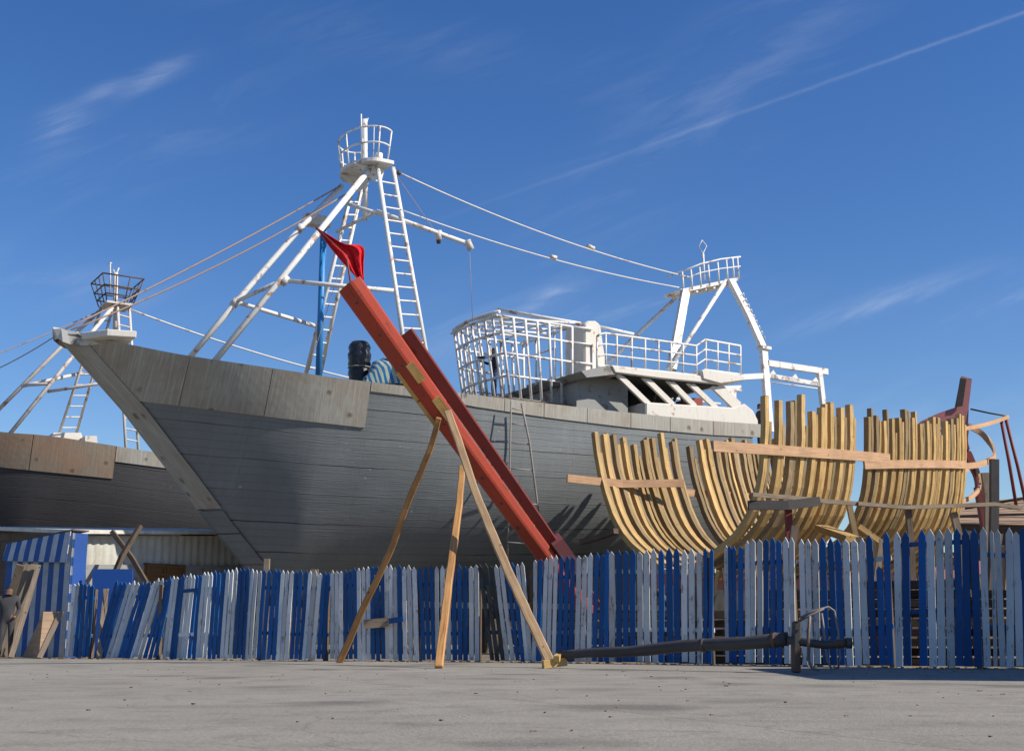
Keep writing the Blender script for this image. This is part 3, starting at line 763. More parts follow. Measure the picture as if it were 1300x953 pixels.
tubes('mast_strut', [[q2(146, 386, .4), q2(8, 556, .7)]], .075, Gm, b2); tubes('mast_strut', [[q2(126, 395, -.4), q2(78, 440, -.5), q2(-18, 536, -.8)]], .075, Gm, b2)
tubes('crossbar', [[q2(28, 490, -.6), q2(107, 473, -1.6)]], .07, Gm, b2); tubes('crossbar', [[q2(60, 497, .5), q2(170, 480, 1.4)]], .06, Gm, b2)
tubes('crossbar', [[q2(30, 489, -.6), q2(64, 487, .5)]], .06, Gm, b2)
pc = q2(147, 390, 0); pl2 = (pc - B2.O).dot(B2.A); pz2 = pc.z
mb = MB(); mb.prism([B2.loc(pl2 - .5, .6, pz2), B2.loc(pl2 + .5, .6, pz2), B2.loc(pl2 + .5, -.6, pz2), B2.loc(pl2 - .5, -.6, pz2)], V((0, 0, .08))); mb.build('mast_platform', Gm, b2)
mb = MB()
def bas(k, t): return [B2.loc(pl2 + a * (.5 + .28 * t), b * (.6 + .28 * t), pz2 + .08 + k) for a, b in ((-1, 1), (1, 1), (1, -1), (-1, -1))]
for k, t in ((.25, .25), (.55, .6), (.95, 1)):
    r_ = bas(k, t)
    for i in range(4): mb.tube([r_[i], r_[(i + 1) % 4]], .028, 6)
lo_, hi_ = bas(0, 0), bas(.95, 1)
for i in range(4):
    for s_ in (0, .33, .66): mb.tube([lo_[i].lerp(lo_[(i + 1) % 4], s_), hi_[i].lerp(hi_[(i + 1) % 4], s_)], .024, 6)
mb.build('platform_railing', M['iron'], b2)
tubes('mast_post', [[q2(147, 346, 0), q2(146, 430, 0)]], .09, Gm, b2)
tubes('antenna', [[q2(140, 333, 0), q2(140, 372, 0)], [q2(151, 340, 0), q2(147, 350, 0), q2(144, 342, 0)], [q2(138, 334, 0), q2(142, 334, 0)]], .03, Gm, b2, 6)
slab('hatch_box', [(63, 562), (68, 549), (103, 549), (107, 562)], -1.2, -2.6, M['cr'], b2, B2)
slab('deck_locker', [(108, 566), (108, 553), (123, 553), (124, 566)], -.5, -1.8, M['gm'], b2, B2)
tubes('stay_cable', [sag(q2(166, 393, .4), q2(560, 503, .4), .35, 24)], .035, M['cable'], b2, 5)
tt2 = B2.loc(.2, 0, B2.zr(0))
tubes('stay_cable', [sag(q2(128, 394, -.4), tt2, .2)], .02, M['cabled'], b2, 5)
for l in (8, 14):
    mb = MB(); mb.box(B2.loc(l, 0, .5), .5, 1.4, 1.0, AL); tag(mb.build('keel_block', M['old']), 'timber keel block under the far trawler at left', 'keel block', 'keel blocks under the far trawler')
# line from the bow to the left
mb = MB(); mb.tube(sag(tt, P(-60, 490, 33), .15), .014, 5); tag(mb.build('mooring_line', M['cabled']), 'thin brown line running from the trawler bow tip down to the left', 'rope')

# ------------------------------------------------------------------ boat frame under construction
FA = V((.83, .5578, 0)); FN = V((.5578, -.83, 0))        # axis, near side
c_far = P(757, 550, 32.5); c_near = P(970, 505, 27.6); FO = V(((c_far.x + c_near.x) / 2, (c_far.y + c_near.y) / 2, 0))
def hb(t): return 3.06 * (1 - max(0, min(1, (t - 1.8) / 10.8)) ** 2.1)
PROF = [(0, .06), (.08, .24), (.18, .46), (.30, .65), (.44, .78), (.58, .86), (.78, .95), (1.0, 1.0)]
def ztop(t): return 5.66 + .0083 * t * t
def zkl(t): return 1.84 + .005 * t * t
PROFN = [(0, .06), (.06, .24), (.14, .48), (.23, .68), (.34, .82), (.5, .92), (.75, .98), (1.0, 1.0)]
def rib_pts(t, side, top_extra=0, n=14, lo=0.0):
    out = []; zt, zk = ztop(t), zkl(t)
    vf = max(0, (t - 6) / 7.2)
    for i in range(n + 1):
        k = lo + (1 - lo) * i / n; f = smooth_tab(PROFN if side > 0 else PROF, k); f = f * (1 - .2 * vf) + .2 * vf * k
        out.append(FO + FA * t + FN * (side * hb(t) * f) + V((0, 0, zk + (zt - zk) * k)))
    out.append(out[-1] + (out[-1] - out[-2]).normalized() * max(.02, top_extra))
    return out
bf = empty('boat_skeleton', FO + FA * 4, 'open skeleton of a wooden boat, yellow pine ribs without planking', 'boat frame')
def solve_t(px, side):
    lo, hi = -.7, 12.5
    f = lambda t: proj(FO + FA * t + FN * (side * hb(t)) + V((0, 0, ztop(t))))[0]
    best = min((abs(f(lo + (hi - lo) * i / 600) - px), lo + (hi - lo) * i / 600) for i in range(601)); return best[1]
A_ = [(757, 550), (768, 553), (780, 553), (793, 557), (806, 566), (819, 560), (829, 558), (841, 550), (855, 562)]
Bf = [(876, 568), (889, 560), (898, 558), (908, 561), (920, 575), (930, 556), (943, 573), (951, 577), (961, 575), (968, 566), (980, 566), (992, 570)]
C_ = [(973, 503), (990, 510), (1005, 511), (1019, 501), (1032, 524), (1044, 519), (1055, 511), (1068, 519), (1080, 514)]
D_ = [(1102, 531), (1112, 529), (1122, 536), (1132, 533), (1141, 532), (1149, 520), (1158, 532), (1167, 540), (1176, 536), (1184, 531), (1190, 532), (1200, 536), (1207, 533), (1214, 532), (1221, 529)]
for side, lst, mt in ((-1, A_, 'rib'), (-1, Bf, 'ribold'), (1, C_, 'rib'), (1, D_, 'rib')):
    for (px, py) in lst:
        t = solve_t(px, side); pt = FO + FA * t + FN * (side * hb(t)) + V((0, 0, ztop(t)))
        ex = (proj(pt)[1] - py) / FPX * pt.y
        pts = rib_pts(t, side, ex if ex > .02 else .02)
        if ex < 0:
            pts = rib_pts(t, side, .02); pts = [V((p.x, p.y, zkl(t) + (p.z - zkl(t)) * (1 + ex / (ztop(t) - zkl(t))))) for p in pts]
        mm = mt if random.random() > .24 else ('ribold' if mt == 'rib' else 'rib')
        m = MB(); w = .115 if lst is not D_ else .095
        m.sweep([p - FA * .05 for p in pts], w, .15, FA, jit=.006)
        o = m.build('rib', M[mm], bf)
        p2 = rib_pts(t, side, random.uniform(-.35, -.02) if False else .02, n=14)
        cut = random.choice((-1, -2, -2, -3)); m = MB(); m.sweep([p + FA * .048 + FN * side * .014 for p in p2[:cut]], .072 if lst is not D_ else .06, .135, FA, jit=.006); m.build('futtock', M[random.choice(('rib', 'rib', 'ribold'))], o)
# floors + keel
m = MB(); m.sweep([FO + FA * t + V((0, 0, zkl(t) - .12)) for t in (-.9, 2.4, 6, 9.6, 12.2)], .3, .36, FN); m.build('keel', M['pink'], bf)
def fpt(t, side, z, off=.09):
    k = (z - zkl(t)) / (ztop(t) - zkl(t)); f = smooth_tab(PROFN if side > 0 else PROF, k); vf = max(0, (t - 6) / 7.2); f = f * (1 - .2 * vf) + .2 * vf * k
    return FO + FA * t + FN * side * (hb(t) * f + off) + V((0, 0, z))
def batten(t0, t1, side, z0_, z1_, w=.2, th=.05, mt='batten', off=.10, name='batten'):
    m = MB(); pts = [fpt(t0 + (t1 - t0) * i / 10, side, z0_ + (z1_ - z0_) * i / 10, off) for i in range(11)]
    m.sweep(pts, th, w, FN); return m.build(name, M[mt], bf)
def zat(px, py, side):
    t = solve_t(px, side); z = 3.5
    for _ in range(6):
        q = fpt(t, side, z); z += (proj(q)[1] - py) / FPX * q.y
    return t, z
def zat2(px, py, side, off=.12):
    t, z = solve_t(px, side), 4.2
    for _ in range(25):
        q = fpt(t, side, z, off); x, y = proj(q); z += .7 * (y - py) / FPX * q.y; t -= .7 * (x - px) / 48
    return t, z
ta, za = zat2(1130, 582, 1); batten(-1.3, ta, 1, 4.6, za, .23)
t0, z0_ = zat2(906, 566, 1)
bpy.data.objects.remove([o for o in bf.children if o.name.startswith('batten')][0])
batten(t0, ta, 1, z0_, za, .23)
tb, zb = zat2(1097, 590, 1); tc_, zc = zat2(1226, 590, 1); batten(tb, tc_, 1, zb, zc, .20, off=.12)
batten(2.6, 7.8, -1, 4.24, 4.24, .19, .06, 'batten', .10)
m = MB(); m.sweep([P(720, 607, 31.9), P(790, 614, 32.5), P(868, 613, 32.9)], .07, .2, FN); m.build('batten', M['batten'], bf)
# hoop battens running round the far end
def curve(name, pts, Y, w, th, mt, par=bf, side=None):
    ys = Y if isinstance(Y, (list, tuple)) else [Y] * len(pts); raw = [P(x, y, yy * 1.2) for (x, y), yy in zip(pts, ys)]; w *= 1.2; th *= 1.2
    out = []
    for i in range(len(raw) - 1):
        p0, p1, p2, p3 = raw[max(i - 1, 0)], raw[i], raw[i + 1], raw[min(i + 2, len(raw) - 1)]
        for k in range(5):
            t = k / 5; out.append(.5 * ((2 * p1) + (p2 - p0) * t + (2 * p0 - 5 * p1 + 4 * p2 - p3) * t * t + (3 * p1 - p0 - 3 * p2 + p3) * t ** 3))
    out.append(raw[-1]); m = MB(); m.sweep(out, th, w, side); return m.build(name, M[mt], par)
curve('hoop_batten', [(1195, 547), (1225, 544), (1257, 537), (1280, 529)], [28.2, 28.6, 29.2, 29.6], .09, .05, 'batten')
curve('hoop_batten', [(1215, 592), (1240, 590), (1257, 584), (1263, 577), (1258, 564), (1246, 550), (1229, 540)], [28.6, 29.2, 30, 30.8, 31.4, 31.6, 31.6], .14, .05, 'batten')
curve('hoop_batten', [(1190, 642), (1215, 638), (1234, 630), (1244, 618), (1243, 604), (1237, 592)], [28.2, 28.8, 29.4, 29.9, 30.2, 30.4], .10, .05, 'batten')
curve('hoop_batten', [(1168, 676), (1192, 668), (1205, 658), (1216, 645)], [28.4, 28.8, 29.2, 29.6], .10, .05, 'batten')
curve('batten', [(1197, 604), (1228, 594)], [28.0, 28.9], .18, .06, 'batten')
curve('batten', [(1100, 660), (1140, 654), (1180, 651)], [26.2, 27, 27.8], .22, .06, 'pink')
# red stern post
st = MB(); PT = lambda x, y: P(x, y, 36.0)
st.prism([PT(1221, 477), PT(1227, 479), PT(1234, 481), PT(1230, 515), PT(1229, 540), PT(1226, 545), PT(1221, 532), PT(1190, 541), PT(1165, 541), PT(1168, 535), PT(1192, 524), PT(1213, 517)], V((.06, .28, 0)))
sp_ = st.build('stem_post', M['pink'], bf)
st = MB(); st.prism([P(1219.5, 480, 35.9), P(1227, 481, 35.9), P(1222, 515, 35.9), P(1213.5, 516, 35.9)], V((.0, .05, 0))); st.build('stem_dark_face', M['dark'], sp_)  # thin dark sheet laid on the face of the post
curve('stem_timber', [(1226, 540), (1224, 562), (1232, 584), (1241, 606), (1243, 622)], 30.4, .16, .14, 'redd', bf)
m = MB(); m.sweep([P(1243, 618, 36.5), FO + FA * 12 + V((0, 0, zkl(12) - .1))], .24, .26); m.build('stem_timber', M['redd'], bf)
# shores beneath the boat frame
for i, t in enumerate((.3, 3.6, 7.2, 10.8)):
    m = MB(); m.box(FO + FA * t + V((0, 0, .8)), .4, 1.1, 1.6, math.atan2(FA.y, FA.x)); tag(m.build('keel_block', M['old']), 'stacked timber keel block under the ribbed boat skeleton', 'keel block', 'keel blocks under the boat skeleton')
def stick(name, pts, Ys, w, th, mt, label, cat, group=None, tube=False, jit=0.006):
    raw = [P(x, y, Y) for (x, y), Y in zip(pts, Ys)]; m = MB()
    for e_ in (0, -1):
        if raw[e_].z < .45: raw[e_].z = 0
    if tube: m.tube(raw, w / 2, 8)
    else: m.sweep(raw, w, th, None, jit=jit)
    return tag(m.build(name, M[mt]), label, cat, group)
stick('stage_plank', [(955, 628), (1000, 631), (1050, 636), (1100, 640)], [26.2, 26.5, 26.9, 27.2], .07, .09, 'plank', 'grey staging plank crossing the tall ribs, its left end above the black board', 'plank')
stick('stage_plank', [(1088, 639), (1150, 644), (1210, 642), (1262, 640), (1296, 645)], [27.1, 27.5, 27.9, 28.2, 28.4], .12, .08, 'plank', 'long weathered staging plank reaching the right edge of the photo', 'plank')
stick('stage_board', [(950, 641), (1000, 641), (1040, 636)], [26.3, 26.4, 26.6], .10, .19, 'log', 'short black board on edge below the staging plank beside the tall ribs', 'board')
stick('timber_prop', [(738, 688), (760, 682), (782, 674)], [32.4, 32.0, 31.4], .15, .13, 'old', 'brown timber prop between the trawler hull and the leftmost curved ribs', 'timber prop')
stick('timber_prop', [(1009, 668), (1000, 730), (990, 800)], [26.4, 26.3, 26.2], .16, .16, 'old', 'dark leaning prop below the black staging board', 'timber prop')
stick('timber_prop', [(1000, 640), (1003, 700), (1008, 838)], [26.8] * 3, .14, .14, 'redd', 'reddish prop under the tall ribs behind the fence', 'timber prop')
stick('timber_prop', [(1152, 640), (1158, 700), (1160, 836)], [27.7] * 3, .12, .12, 'old', 'thin dark prop under the staging plank in front of the right ribs', 'timber prop')
stick('timber_prop', [(1210, 650), (1222, 700), (1230, 836)], [28.1] * 3, .14, .14, 'plank', 'weathered prop under the staging plank just right of the ribs', 'timber prop')
stick('timber_post', [(1262, 583), (1262, 640), (1258, 800)], [33.6] * 3, .21, .17, 'log', 'dark upright timber right of the bent battens', 'post')
stick('timber_post', [(1250, 600), (1254, 630), (1256, 800)], [34.8] * 3, .19, .12, 'plank', 'pale short timber standing inside the bent batten hoop', 'post')
stick('leaning_pole', [(1271, 533), (1281, 586), (1290, 641)], [35.5] * 3, .10, .10, 'redd', 'dark red pole hanging from the batten end, left of two', 'pole', 'two red poles', True)
stick('leaning_pole', [(1277, 532), (1292, 592), (1306, 655)], [35.6] * 3, .10, .10, 'redd', 'dark red pole hanging from the batten end, right of two', 'pole', 'two red poles', True)
stick('rope', [(1232, 519), (1255, 524), (1278, 528)], [36, 35.8, 35.5], .05, .05, 'iron', 'dark rope from the red stem head to the tip of the top batten', 'rope', None, True)
stick('timber_offcut', [(1042, 670), (1082, 684)], [29.2, 28.4], .42, .14, 'rib', 'short thick yellow offcut lying low between the two groups of near ribs', 'timber')
stick('timber_offcut', [(1088, 668), (1118, 690)], [28.9, 29.0], .24, .12, 'rib', 'curved yellow offcut above the picket tips left of the right ribs', 'timber')
stick('timber_prop', [(1078, 640), (1088, 690), (1096, 830)], [28.8] * 3, .12, .12, 'ribold', 'light timber prop in the gap between the two groups of near ribs', 'timber prop')

# plank-roofed workshop at the far right
ws = empty('workshop_shed', P(1330, 740, 36), 'low shed at far right with a brown plank roof behind the boat skeleton', 'shed')
e0, e1, r0, r1 = P(1212, 664, 40), P(1480, 672, 37), P(1216, 640, 46), P(1480, 616, 44)
m = MB(); N = 22
for i in range(N):
    f0, f1 = i / N, (i + .93) / N
    zoff = V((0, 0, random.uniform(0, .03)))
    m.sweep([r0.lerp(e0, (i + .5) / N) + zoff, r1.lerp(e1, (i + .5) / N) + zoff], (r0 - e0).length / N * .94, .04, r0 - e0)
m.build('roof', M['tan'], ws)
m = MB(); m.prism([V((e0.x, e0.y, 0)), V((e1.x, e1.y, 0)), e1 - V((0, 0, .06)), e0 - V((0, 0, .06))], V((0, .15, 0)))
m.build('wall', M['old'], ws); m = MB(); m.prism([V((r0.x, r0.y, 0)), V((r1.x, r1.y, 0)), r1 - V((0, 0, .06)), r0 - V((0, 0, .06))], V((0, .15, 0))); m.build('wall', M['old'], ws)
stick('roof_pole', [(1225, 645), (1300, 632), (1340, 626)], [39.8, 39.3, 39.1], .09, .09, 'old', 'dark pole resting along the brown plank roof', 'pole', None, True)
stick('roof_pole', [(1216, 655), (1330, 652)], [39.2, 38.5], .12, .07, 'old', 'flat dark batten across the eave of the brown plank roof', 'batten')

# timber clutter behind the fence at right
rng = random.Random(3)
ln = 0
spots_l = [(740, 25.2, 5), (800, 24.6, 6), (905, 23.8, 6), (965, 22.6, 6), (1075, 21.9, 8), (1150, 21.6, 9), (1235, 21.4, 8)]
lab = ['low stack of old boards behind the fence left of the curved ribs', 'stack of sawn boards behind the fence under the leftmost curved ribs', 'stack of scrap timber seen through the missing pickets',
       'timber stack behind the fence beside the iron fitting of the spar', 'timber stack behind the blue pickets under the tall ribs', 'dark timber stack behind the widest gap in the fence', 'timber stack behind the last white pickets at the right']
for (px, Y, n), lb in zip(spots_l, lab):
    c = P(px, 800, Y); c.z = 0
    m = MB(); z = .05
    for k in range(n):
        zz = z + k * .16; a = R(-22) + rng.uniform(-.25, .25); dx = V((math.cos(a), math.sin(a), 0))
        for q in range(2):
            o_ = c + V((rng.uniform(-.3, .3), rng.uniform(-.3, .3) + q * .45, zz)); hl = rng.uniform(.7, 1.25)
            m.sweep([o_ - dx * hl, o_ + dx * hl], .22, .12, None)
    tag(m.build('timber_stack', M[rng.choice(('old', 'old', 'plank'))]), lb, 'timber stack', 'timber stacks behind the fence')

rg2 = random.Random(21)
for i in range(16):
    px = rg2.choice((rg2.uniform(1090, 1300), rg2.uniform(905, 1300))); Yc = rg2.uniform(23.5, 26.5); y1 = rg2.uniform(672, 700) if px > 1090 else rg2.uniform(700, 730); dxp = rg2.uniform(-34, 34)
    a_ = P(px, y1, Yc); b_ = P(px + dxp, 800, Yc - rg2.uniform(-.6, .6)); b_.z = 0
    m = MB(); m.sweep([a_, a_.lerp(b_, .5), b_], rg2.uniform(.06, .13), rg2.uniform(.04, .09), None, jit=.01)
    tag(m.build('scrap_timber', M[rg2.choice(('old', 'old', 'plank', 'ribold'))]), 'weathered scrap timber leaning in the tangle behind the right part of the fence', 'timber', 'scrap timbers behind the right part of the fence')
for i, t in enumerate([.4 + .52 * k for k in range(20)]):
    m = MB(); w_ = hb(t) * .42; c_ = FO + FA * t + V((0, 0, zkl(t) + .13)); m.sweep([c_ - FN * w_ + V((0, 0, .25)), c_, c_ + FN * w_ + V((0, 0, .25))], .12, .2, FA); m.build('floor_timber', M['ribold'], bf)

# ------------------------------------------------------------------ red stem timber with its props
T = P(444, 361, 19.8); Bt = P(697, 709, 25.0); dirb = (Bt - T).normalized(); Bt2 = Bt + dirb * 1.9
random.seed(99)
rs = empty('red_stem', V((Bt2.x, Bt2.y, 0)), 'long red painted timber stem leaning up over the fence, flag at its head', 'boat stem')
view = ((T + Bt) / 2 - V((0, 0, .5))).normalized(); perp = dirb.cross(view).normalized()   # in picture plane, towards lower left or upper right
if perp.x > 0: perp = -perp                                         # lower-left
# main baulk: diamond-turned section
def secpath(pts, offs):
    m = MB(); kf = lambda i: 1 - .22 * i / (len(pts) - 1)
    rows = [[p + perp * a * kf(i) + view * b * kf(i) for a, b in offs + [offs[0]]] for i, p in enumerate(pts)]
    Ls = [0, 1.5, 3, 4.5, 6, 7.5][:len(pts)]
    cum = [0]
    for i in range(1, len(offs) + 1):
        a = V((*offs[i - 1], 0)); b = V((*offs[i % len(offs)], 0)); cum.append(cum[-1] + (a - b).length)
    m.grid(rows, lambda i, j: ((rows[i][0] - rows[0][0]).length, cum[j]), False)
    m.quadpts(rows[0][:-1]); m.quadpts(rows[-1][:-1][::-1]); return m
N = 8
pts = []
for i in range(N + 1):
    t = i / N; p = T.lerp(Bt2, t); p = p + perp * (.04 * math.sin(math.pi * t)); pts.append(p)
offs = [(.215, .03), (.20, -.04), (.185, -.07), (.03, -.20), (-.02, -.215), (-.07, -.20), (-.19, -.11), (-.215, -.07), (-.215, .18), (.17, .2)]
secpath(pts, offs).build('stem_timber', M['red'], rs)
p0 = P(516, 426, 21.3) ; i0 = None
pts2 = [T.lerp(Bt2, t) - perp * (.300 - .07 * (t - .15)) + view * .06 for t in [.145 + .855 * i / 7 for i in range(8)]]
offs2 = [(.12, -.06), (-.09, -.11), (-.12, -.08), (-.12, .12), (.12, .12)]
secpath(pts2, offs2).build('stem_apron', M['redd'], rs)
m = MB()
b_end = T.lerp(Bt, .985) - perp * .33
m.sweep([b_end - dirb * .2, b_end + dirb * 1.2], .24, .22, perp); m.build('stem_heel', M['pink'], rs)
def cleat(px, py, off, L_=.42, w=.15):
    # on the timber's camera face
    best = min(((abs(proj(T.lerp(Bt, t / 200))[1] - py)), t / 200) for t in range(201))[1]
    base = T.lerp(Bt, best); base = base + perp * (.07 * math.sin(math.pi * best * .75)) - view * .20 + perp * off
    m = MB(); m.sweep([base - dirb * L_ / 2, base + dirb * L_ / 2], w, .07, perp); m.build('cleat', M['yel'], rs)
cleat(0, 474, -.07); cleat(0, 520, -.10, .5)
for yy in (480, 516):
    best = min(((abs(proj(T.lerp(Bt, t / 200))[1] - yy)), t / 200) for t in range(201))[1]
    base = T.lerp(Bt, best) + perp * .235; m = MB(); m.sweep([base - dirb * .35, base + dirb * .35], .07, .10, perp); m.build('cleat', M['yel'], rs)
for i in range(9):
    t = .05 + .1 * i; c_ = T.lerp(Bt, t) + perp * (.04 * math.sin(math.pi * t * .75) + random.uniform(.05, .12)) - view * (.135 - .02 * t); m = MB(); m.tube([c_ + view * .05, c_ - view * .035], .022, 7); m.build('bolt', M['iron'], rs)
# stay stick + flag
fp0 = T + perp * .02 - view * .05 + dirb * .1; fl_root = empty('flag', T, 'small bright red cloth flag tied at the head of the leaning red stem', 'flag')
tip_f = P(401, 289, 20.2)
m = MB(); m.tube([fp0, P(440, 325, 20.25), tip_f], .018, 6); m.build('flag_stick', M['redd'], fl_root)
m = MB(); rows = []
Lf = [(401, 289), (415, 309), (430, 327), (445, 345), (456, 357)]; Rf = [(404, 291), (436, 308), (460, 313), (461, 334), (462, 355)]
sm_ = lambda tb, t: smooth_tab([(k / 4, tb[k]) for k in range(5)], t)
for i in range(21):
    t = i / 20; a = (sm_([q[0] for q in Lf], t), sm_([q[1] for q in Lf], t)); b = (sm_([q[0] for q in Rf], t), sm_([q[1] for q in Rf], t))
    rows.append([P(a[0] + (b[0] - a[0]) * j / 16 + .5 * math.sin(9 * t + j * .5), a[1] + (b[1] - a[1]) * j / 16 + .6 * math.sin(7 * t + j * .8), 20.25 + .09 * t * math.sin(j * .75 + t * 4) + .03 * math.sin(j * 1.9 + t * 9)) for j in range(17)])
m.grid(rows, None, True); fo = m.build('cloth', M['cloth_red'], fl_root); sd = fo.modifiers.new('thick', 'SOLIDIFY'); sd.thickness = .006
# tripod of bent timbers
def propleg(pts, Y0, w, mt, label):
    g = G(*pts[-1]); Y1 = g.y; n = len(pts) - 1
    raw = [P(x, y, Y0 + (Y1 - Y0) * (y - pts[0][1]) / (pts[-1][1] - pts[0][1])) for x, y in pts]; raw[-1] = V((g.x, g.y, 0))
    out = []
    for i in range(len(raw) - 1):
        a, b_, c, d_ = raw[max(i - 1, 0)], raw[i], raw[i + 1], raw[min(i + 2, len(raw) - 1)]
        for k in range(5):
            t = k / 5; out.append(.5 * ((2 * b_) + (c - a) * t + (2 * a - 5 * b_ + 4 * c - d_) * t * t + (3 * b_ - a - 3 * c + d_) * t ** 3))
    out.append(raw[-1]); m = MB(); m.sweep(out, w, w * .85, V((1, 0, .1)), taper=1.2, jit=.005)
    return tag(m.build('timber_prop', M[mt], None, .012), label, 'timber prop', 'props holding up the red stem')
propleg([(557, 530), (544, 575), (520, 632), (495, 700), (462, 770), (431, 841)], 21.7, .10, 'prop', 'dark orange-brown crooked prop, left leg under the red stem')
propleg([(587, 592), (583, 640), (575, 700), (566, 770), (557, 848)], 22.1, .105, 'prop', 'straight light brown middle prop under the red stem')
propleg([(568, 522), (585, 568), (601, 618), (621, 668), (644, 722), (671, 782), (702, 847)], 21.5, .122, 'propl', 'pale crooked prop, right leg under the red stem, foot by the log end')
g = G(706, 848); m = MB(); m.sweep([g + V((-.2, -.05, .06)), g + V((.15, .05, .10))], .12, .12); m.sweep([g + V((0, -.1, .14)), g + V((.08, .15, .2))], .09, .09); tag(m.build('wedge_block', M['yel']), 'small yellow wedge blocks at the foot of the pale right prop', 'wedge')

# ------------------------------------------------------------------ picket fence
BOT = [(70, 835.5), (230, 837), (300, 838), (450, 839), (600, 840), (700, 841), (800, 842), (950, 844), (1100, 846.5), (1200, 848), (1320, 849.5), (1500, 852)]
TOP = [(70, 739), (190, 737), (205, 734), (225, 731), (300, 720), (345, 723), (420, 725), (430, 722), (470, 718), (600, 716), (670, 713), (681, 708), (706, 705), (755, 702), (775, 697), (880, 696), (945, 690), (955, 682), (1000, 681), (1010, 683), (1090, 681), (1150, 673), (1210, 670), (1320, 670)]
Z1 = lambda zx: zx / 3.714; Z2 = lambda zx: 300 + zx / 3.714; Z3 = lambda zx: 600 + zx / 3.714; Z4 = lambda zx: 900 + zx / 3.25
def W_(lst, zf, bf_): return [(zf(a), zf(b), c) for a, b, c in lst]
panels = []
panels.append(('short picket panel at the left end, white pickets then dark blue', [(Z1(a), Z1(b), c) for a, b, c in [(352, 312, 'w'), (368, 330, 'w'), (385, 350, 'b'), (402, 372, 'b'), (420, 392, 'b'), (436, 410, 'b')]]))
panels.append(('blue and white picket panel leaning hard to the right in front of the blue door', [(Z1(a), Z1(b), c) for a, b, c in [(552, 448, 'b'), (572, 466, 'b'), (592, 485, 'b'), (612, 506, 'w'), (633, 525, 'w'), (653, 543, 'w'), (673, 563, 'b'), (690, 583, 'b'), (707, 601, 'b'), (727, 618, 'w'), (747, 636, 'w'), (767, 655, 'w'), (785, 680, 'b'), (802, 705, 'b'), (812, 728, 'b')]]))
panels.append(('picket panel between the leaning one and the small pale post, fanning from tilted to upright', [(Z1(a), Z1(b), c) for a, b, c in [(818, 772, 'w'), (836, 790, 'w'), (850, 806, 'b'), (864, 822, 'b'), (880, 838, 'w'), (897, 854, 'w'), (914, 870, 'w'), (930, 890, 'b'), (946, 912, 'b'), (963, 930, 'w'), (979, 946, 'w'), (996, 964, 'w'), (1014, 985, 'b'), (1034, 1005, 'b'), (1056, 1028, 'b'), (1075, 1043, 'w'), (1094, 1062, 'w'), (1113, 1084, 'w'), (1132, 1105, 'b'), (1150, 1125, 'b'), (1170, 1145, 'b'), (1190, 1158, 'w'), (1209, 1178, 'w'), (1228, 1199, 'w')]]))
panels.append(('picket panel right of the small pale post, its rails split', [(Z2(a), Z2(b), c) for a, b, c in [(132, 102, 'b'), (156, 125, 'b'), (184, 150, 'b'), (203, 174, 'b'), (220, 195, 'w'), (241, 214, 'w'), (264, 236, 'w'), (283, 258, 'b'), (304, 280, 'b'), (331, 300, 'b'), (349, 317, 'w'), (373, 337, 'w'), (396, 360, 'w'), (417, 386, 'b'), (436, 408, 'b')]]))
panels.append(('even picket panel behind the left crooked prop, grey board nailed across it', [(Z2(a), Z2(b), c) for a, b, c in [(453, 450, 'w'), (474, 472, 'w'), (494, 494, 'w'), (513, 516, 'b'), (535, 538, 'b'), (556, 562, 'b'), (576, 580, 'w'), (598, 600, 'w'), (620, 622, 'w'), (640, 644, 'b'), (662, 668, 'b'), (686, 692, 'b'), (706, 712, 'w'), (726, 730, 'w'), (748, 750, 'w'), (768, 772, 'b'), (790, 796, 'w'), (812, 822, 'w'), (838, 850, 'w')]]))
panels.append(('picket panel behind the straight middle prop', [(Z2(a), Z2(b), c) for a, b, c in [(864, 882, 'b'), (892, 906, 'b'), (918, 930, 'b'), (944, 950, 'w'), (971, 975, 'w'), (996, 1000, 'w'), (1022, 1030, 'b'), (1050, 1055, 'b'), (1078, 1080, 'b'), (1106, 1108, 'w'), (1131, 1134, 'w')]]))
panels.append(('sagging picket panel with bare black pickets, behind the pale right prop', [(Z2(a), Z2(b), c) for a, b, c in [(1146, 1206, 'k'), (1174, 1230, 'k'), (1198, 1256, 'k'), (1222, 1278, 'w'), (1246, 1303, 'w')]] + [(Z3(a), Z3(b), c) for a, b, c in [(160, 212, 'b'), (184, 236, 'b'), (210, 256, 'w'), (232, 272, 'w')]]))
panels.append(('picket panel around the heel of the leaning red stem', [(Z3(a), Z3(b), c) for a, b, c in [(295, 287, 'w'), (322, 308, 'b'), (347, 334, 'w'), (370, 357, 'w'), (393, 381, 'w'), (418, 404, 'b'), (447, 432, 'b'), (471, 460, 'b'), (501, 490, 'w'), (530, 517, 'w'), (556, 548, 'w'), (587, 573, 'b'), (615, 602, 'b'), (635, 628, 'b')]]))
panels.append(('tall picket panel below the leftmost curved ribs, blue and white in threes', [(Z3(a), Z3(b), c) for a, b, c in [(655, 655, 'w'), (688, 690, 'b'), (722, 722, 'b'), (755, 755, 'b'), (787, 790, 'w'), (820, 824, 'w'), (852, 860, 'w'), (888, 888, 'b'), (925, 930, 'b'), (960, 965, 'b'), (997, 1000, 'w'), (1031, 1035, 'w'), (1066, 1070, 'w'), (1096, 1096, 'b'), (1126, 1118, 'b')]]))
panels.append(('narrow-picket panel behind the log, right of the missing pickets', [(Z4(a), Z4(b), c) for a, b, c in [(70, 76, 'w'), (84, 90, 'b'), (102, 105, 'b'), (130, 132, 'b'), (157, 160, 'w'), (180, 180, 'w'), (208, 210, 'w'), (236, 238, 'b'), (262, 264, 'b'), (287, 290, 'b'), (315, 322, 'w'), (340, 348, 'w')]]))
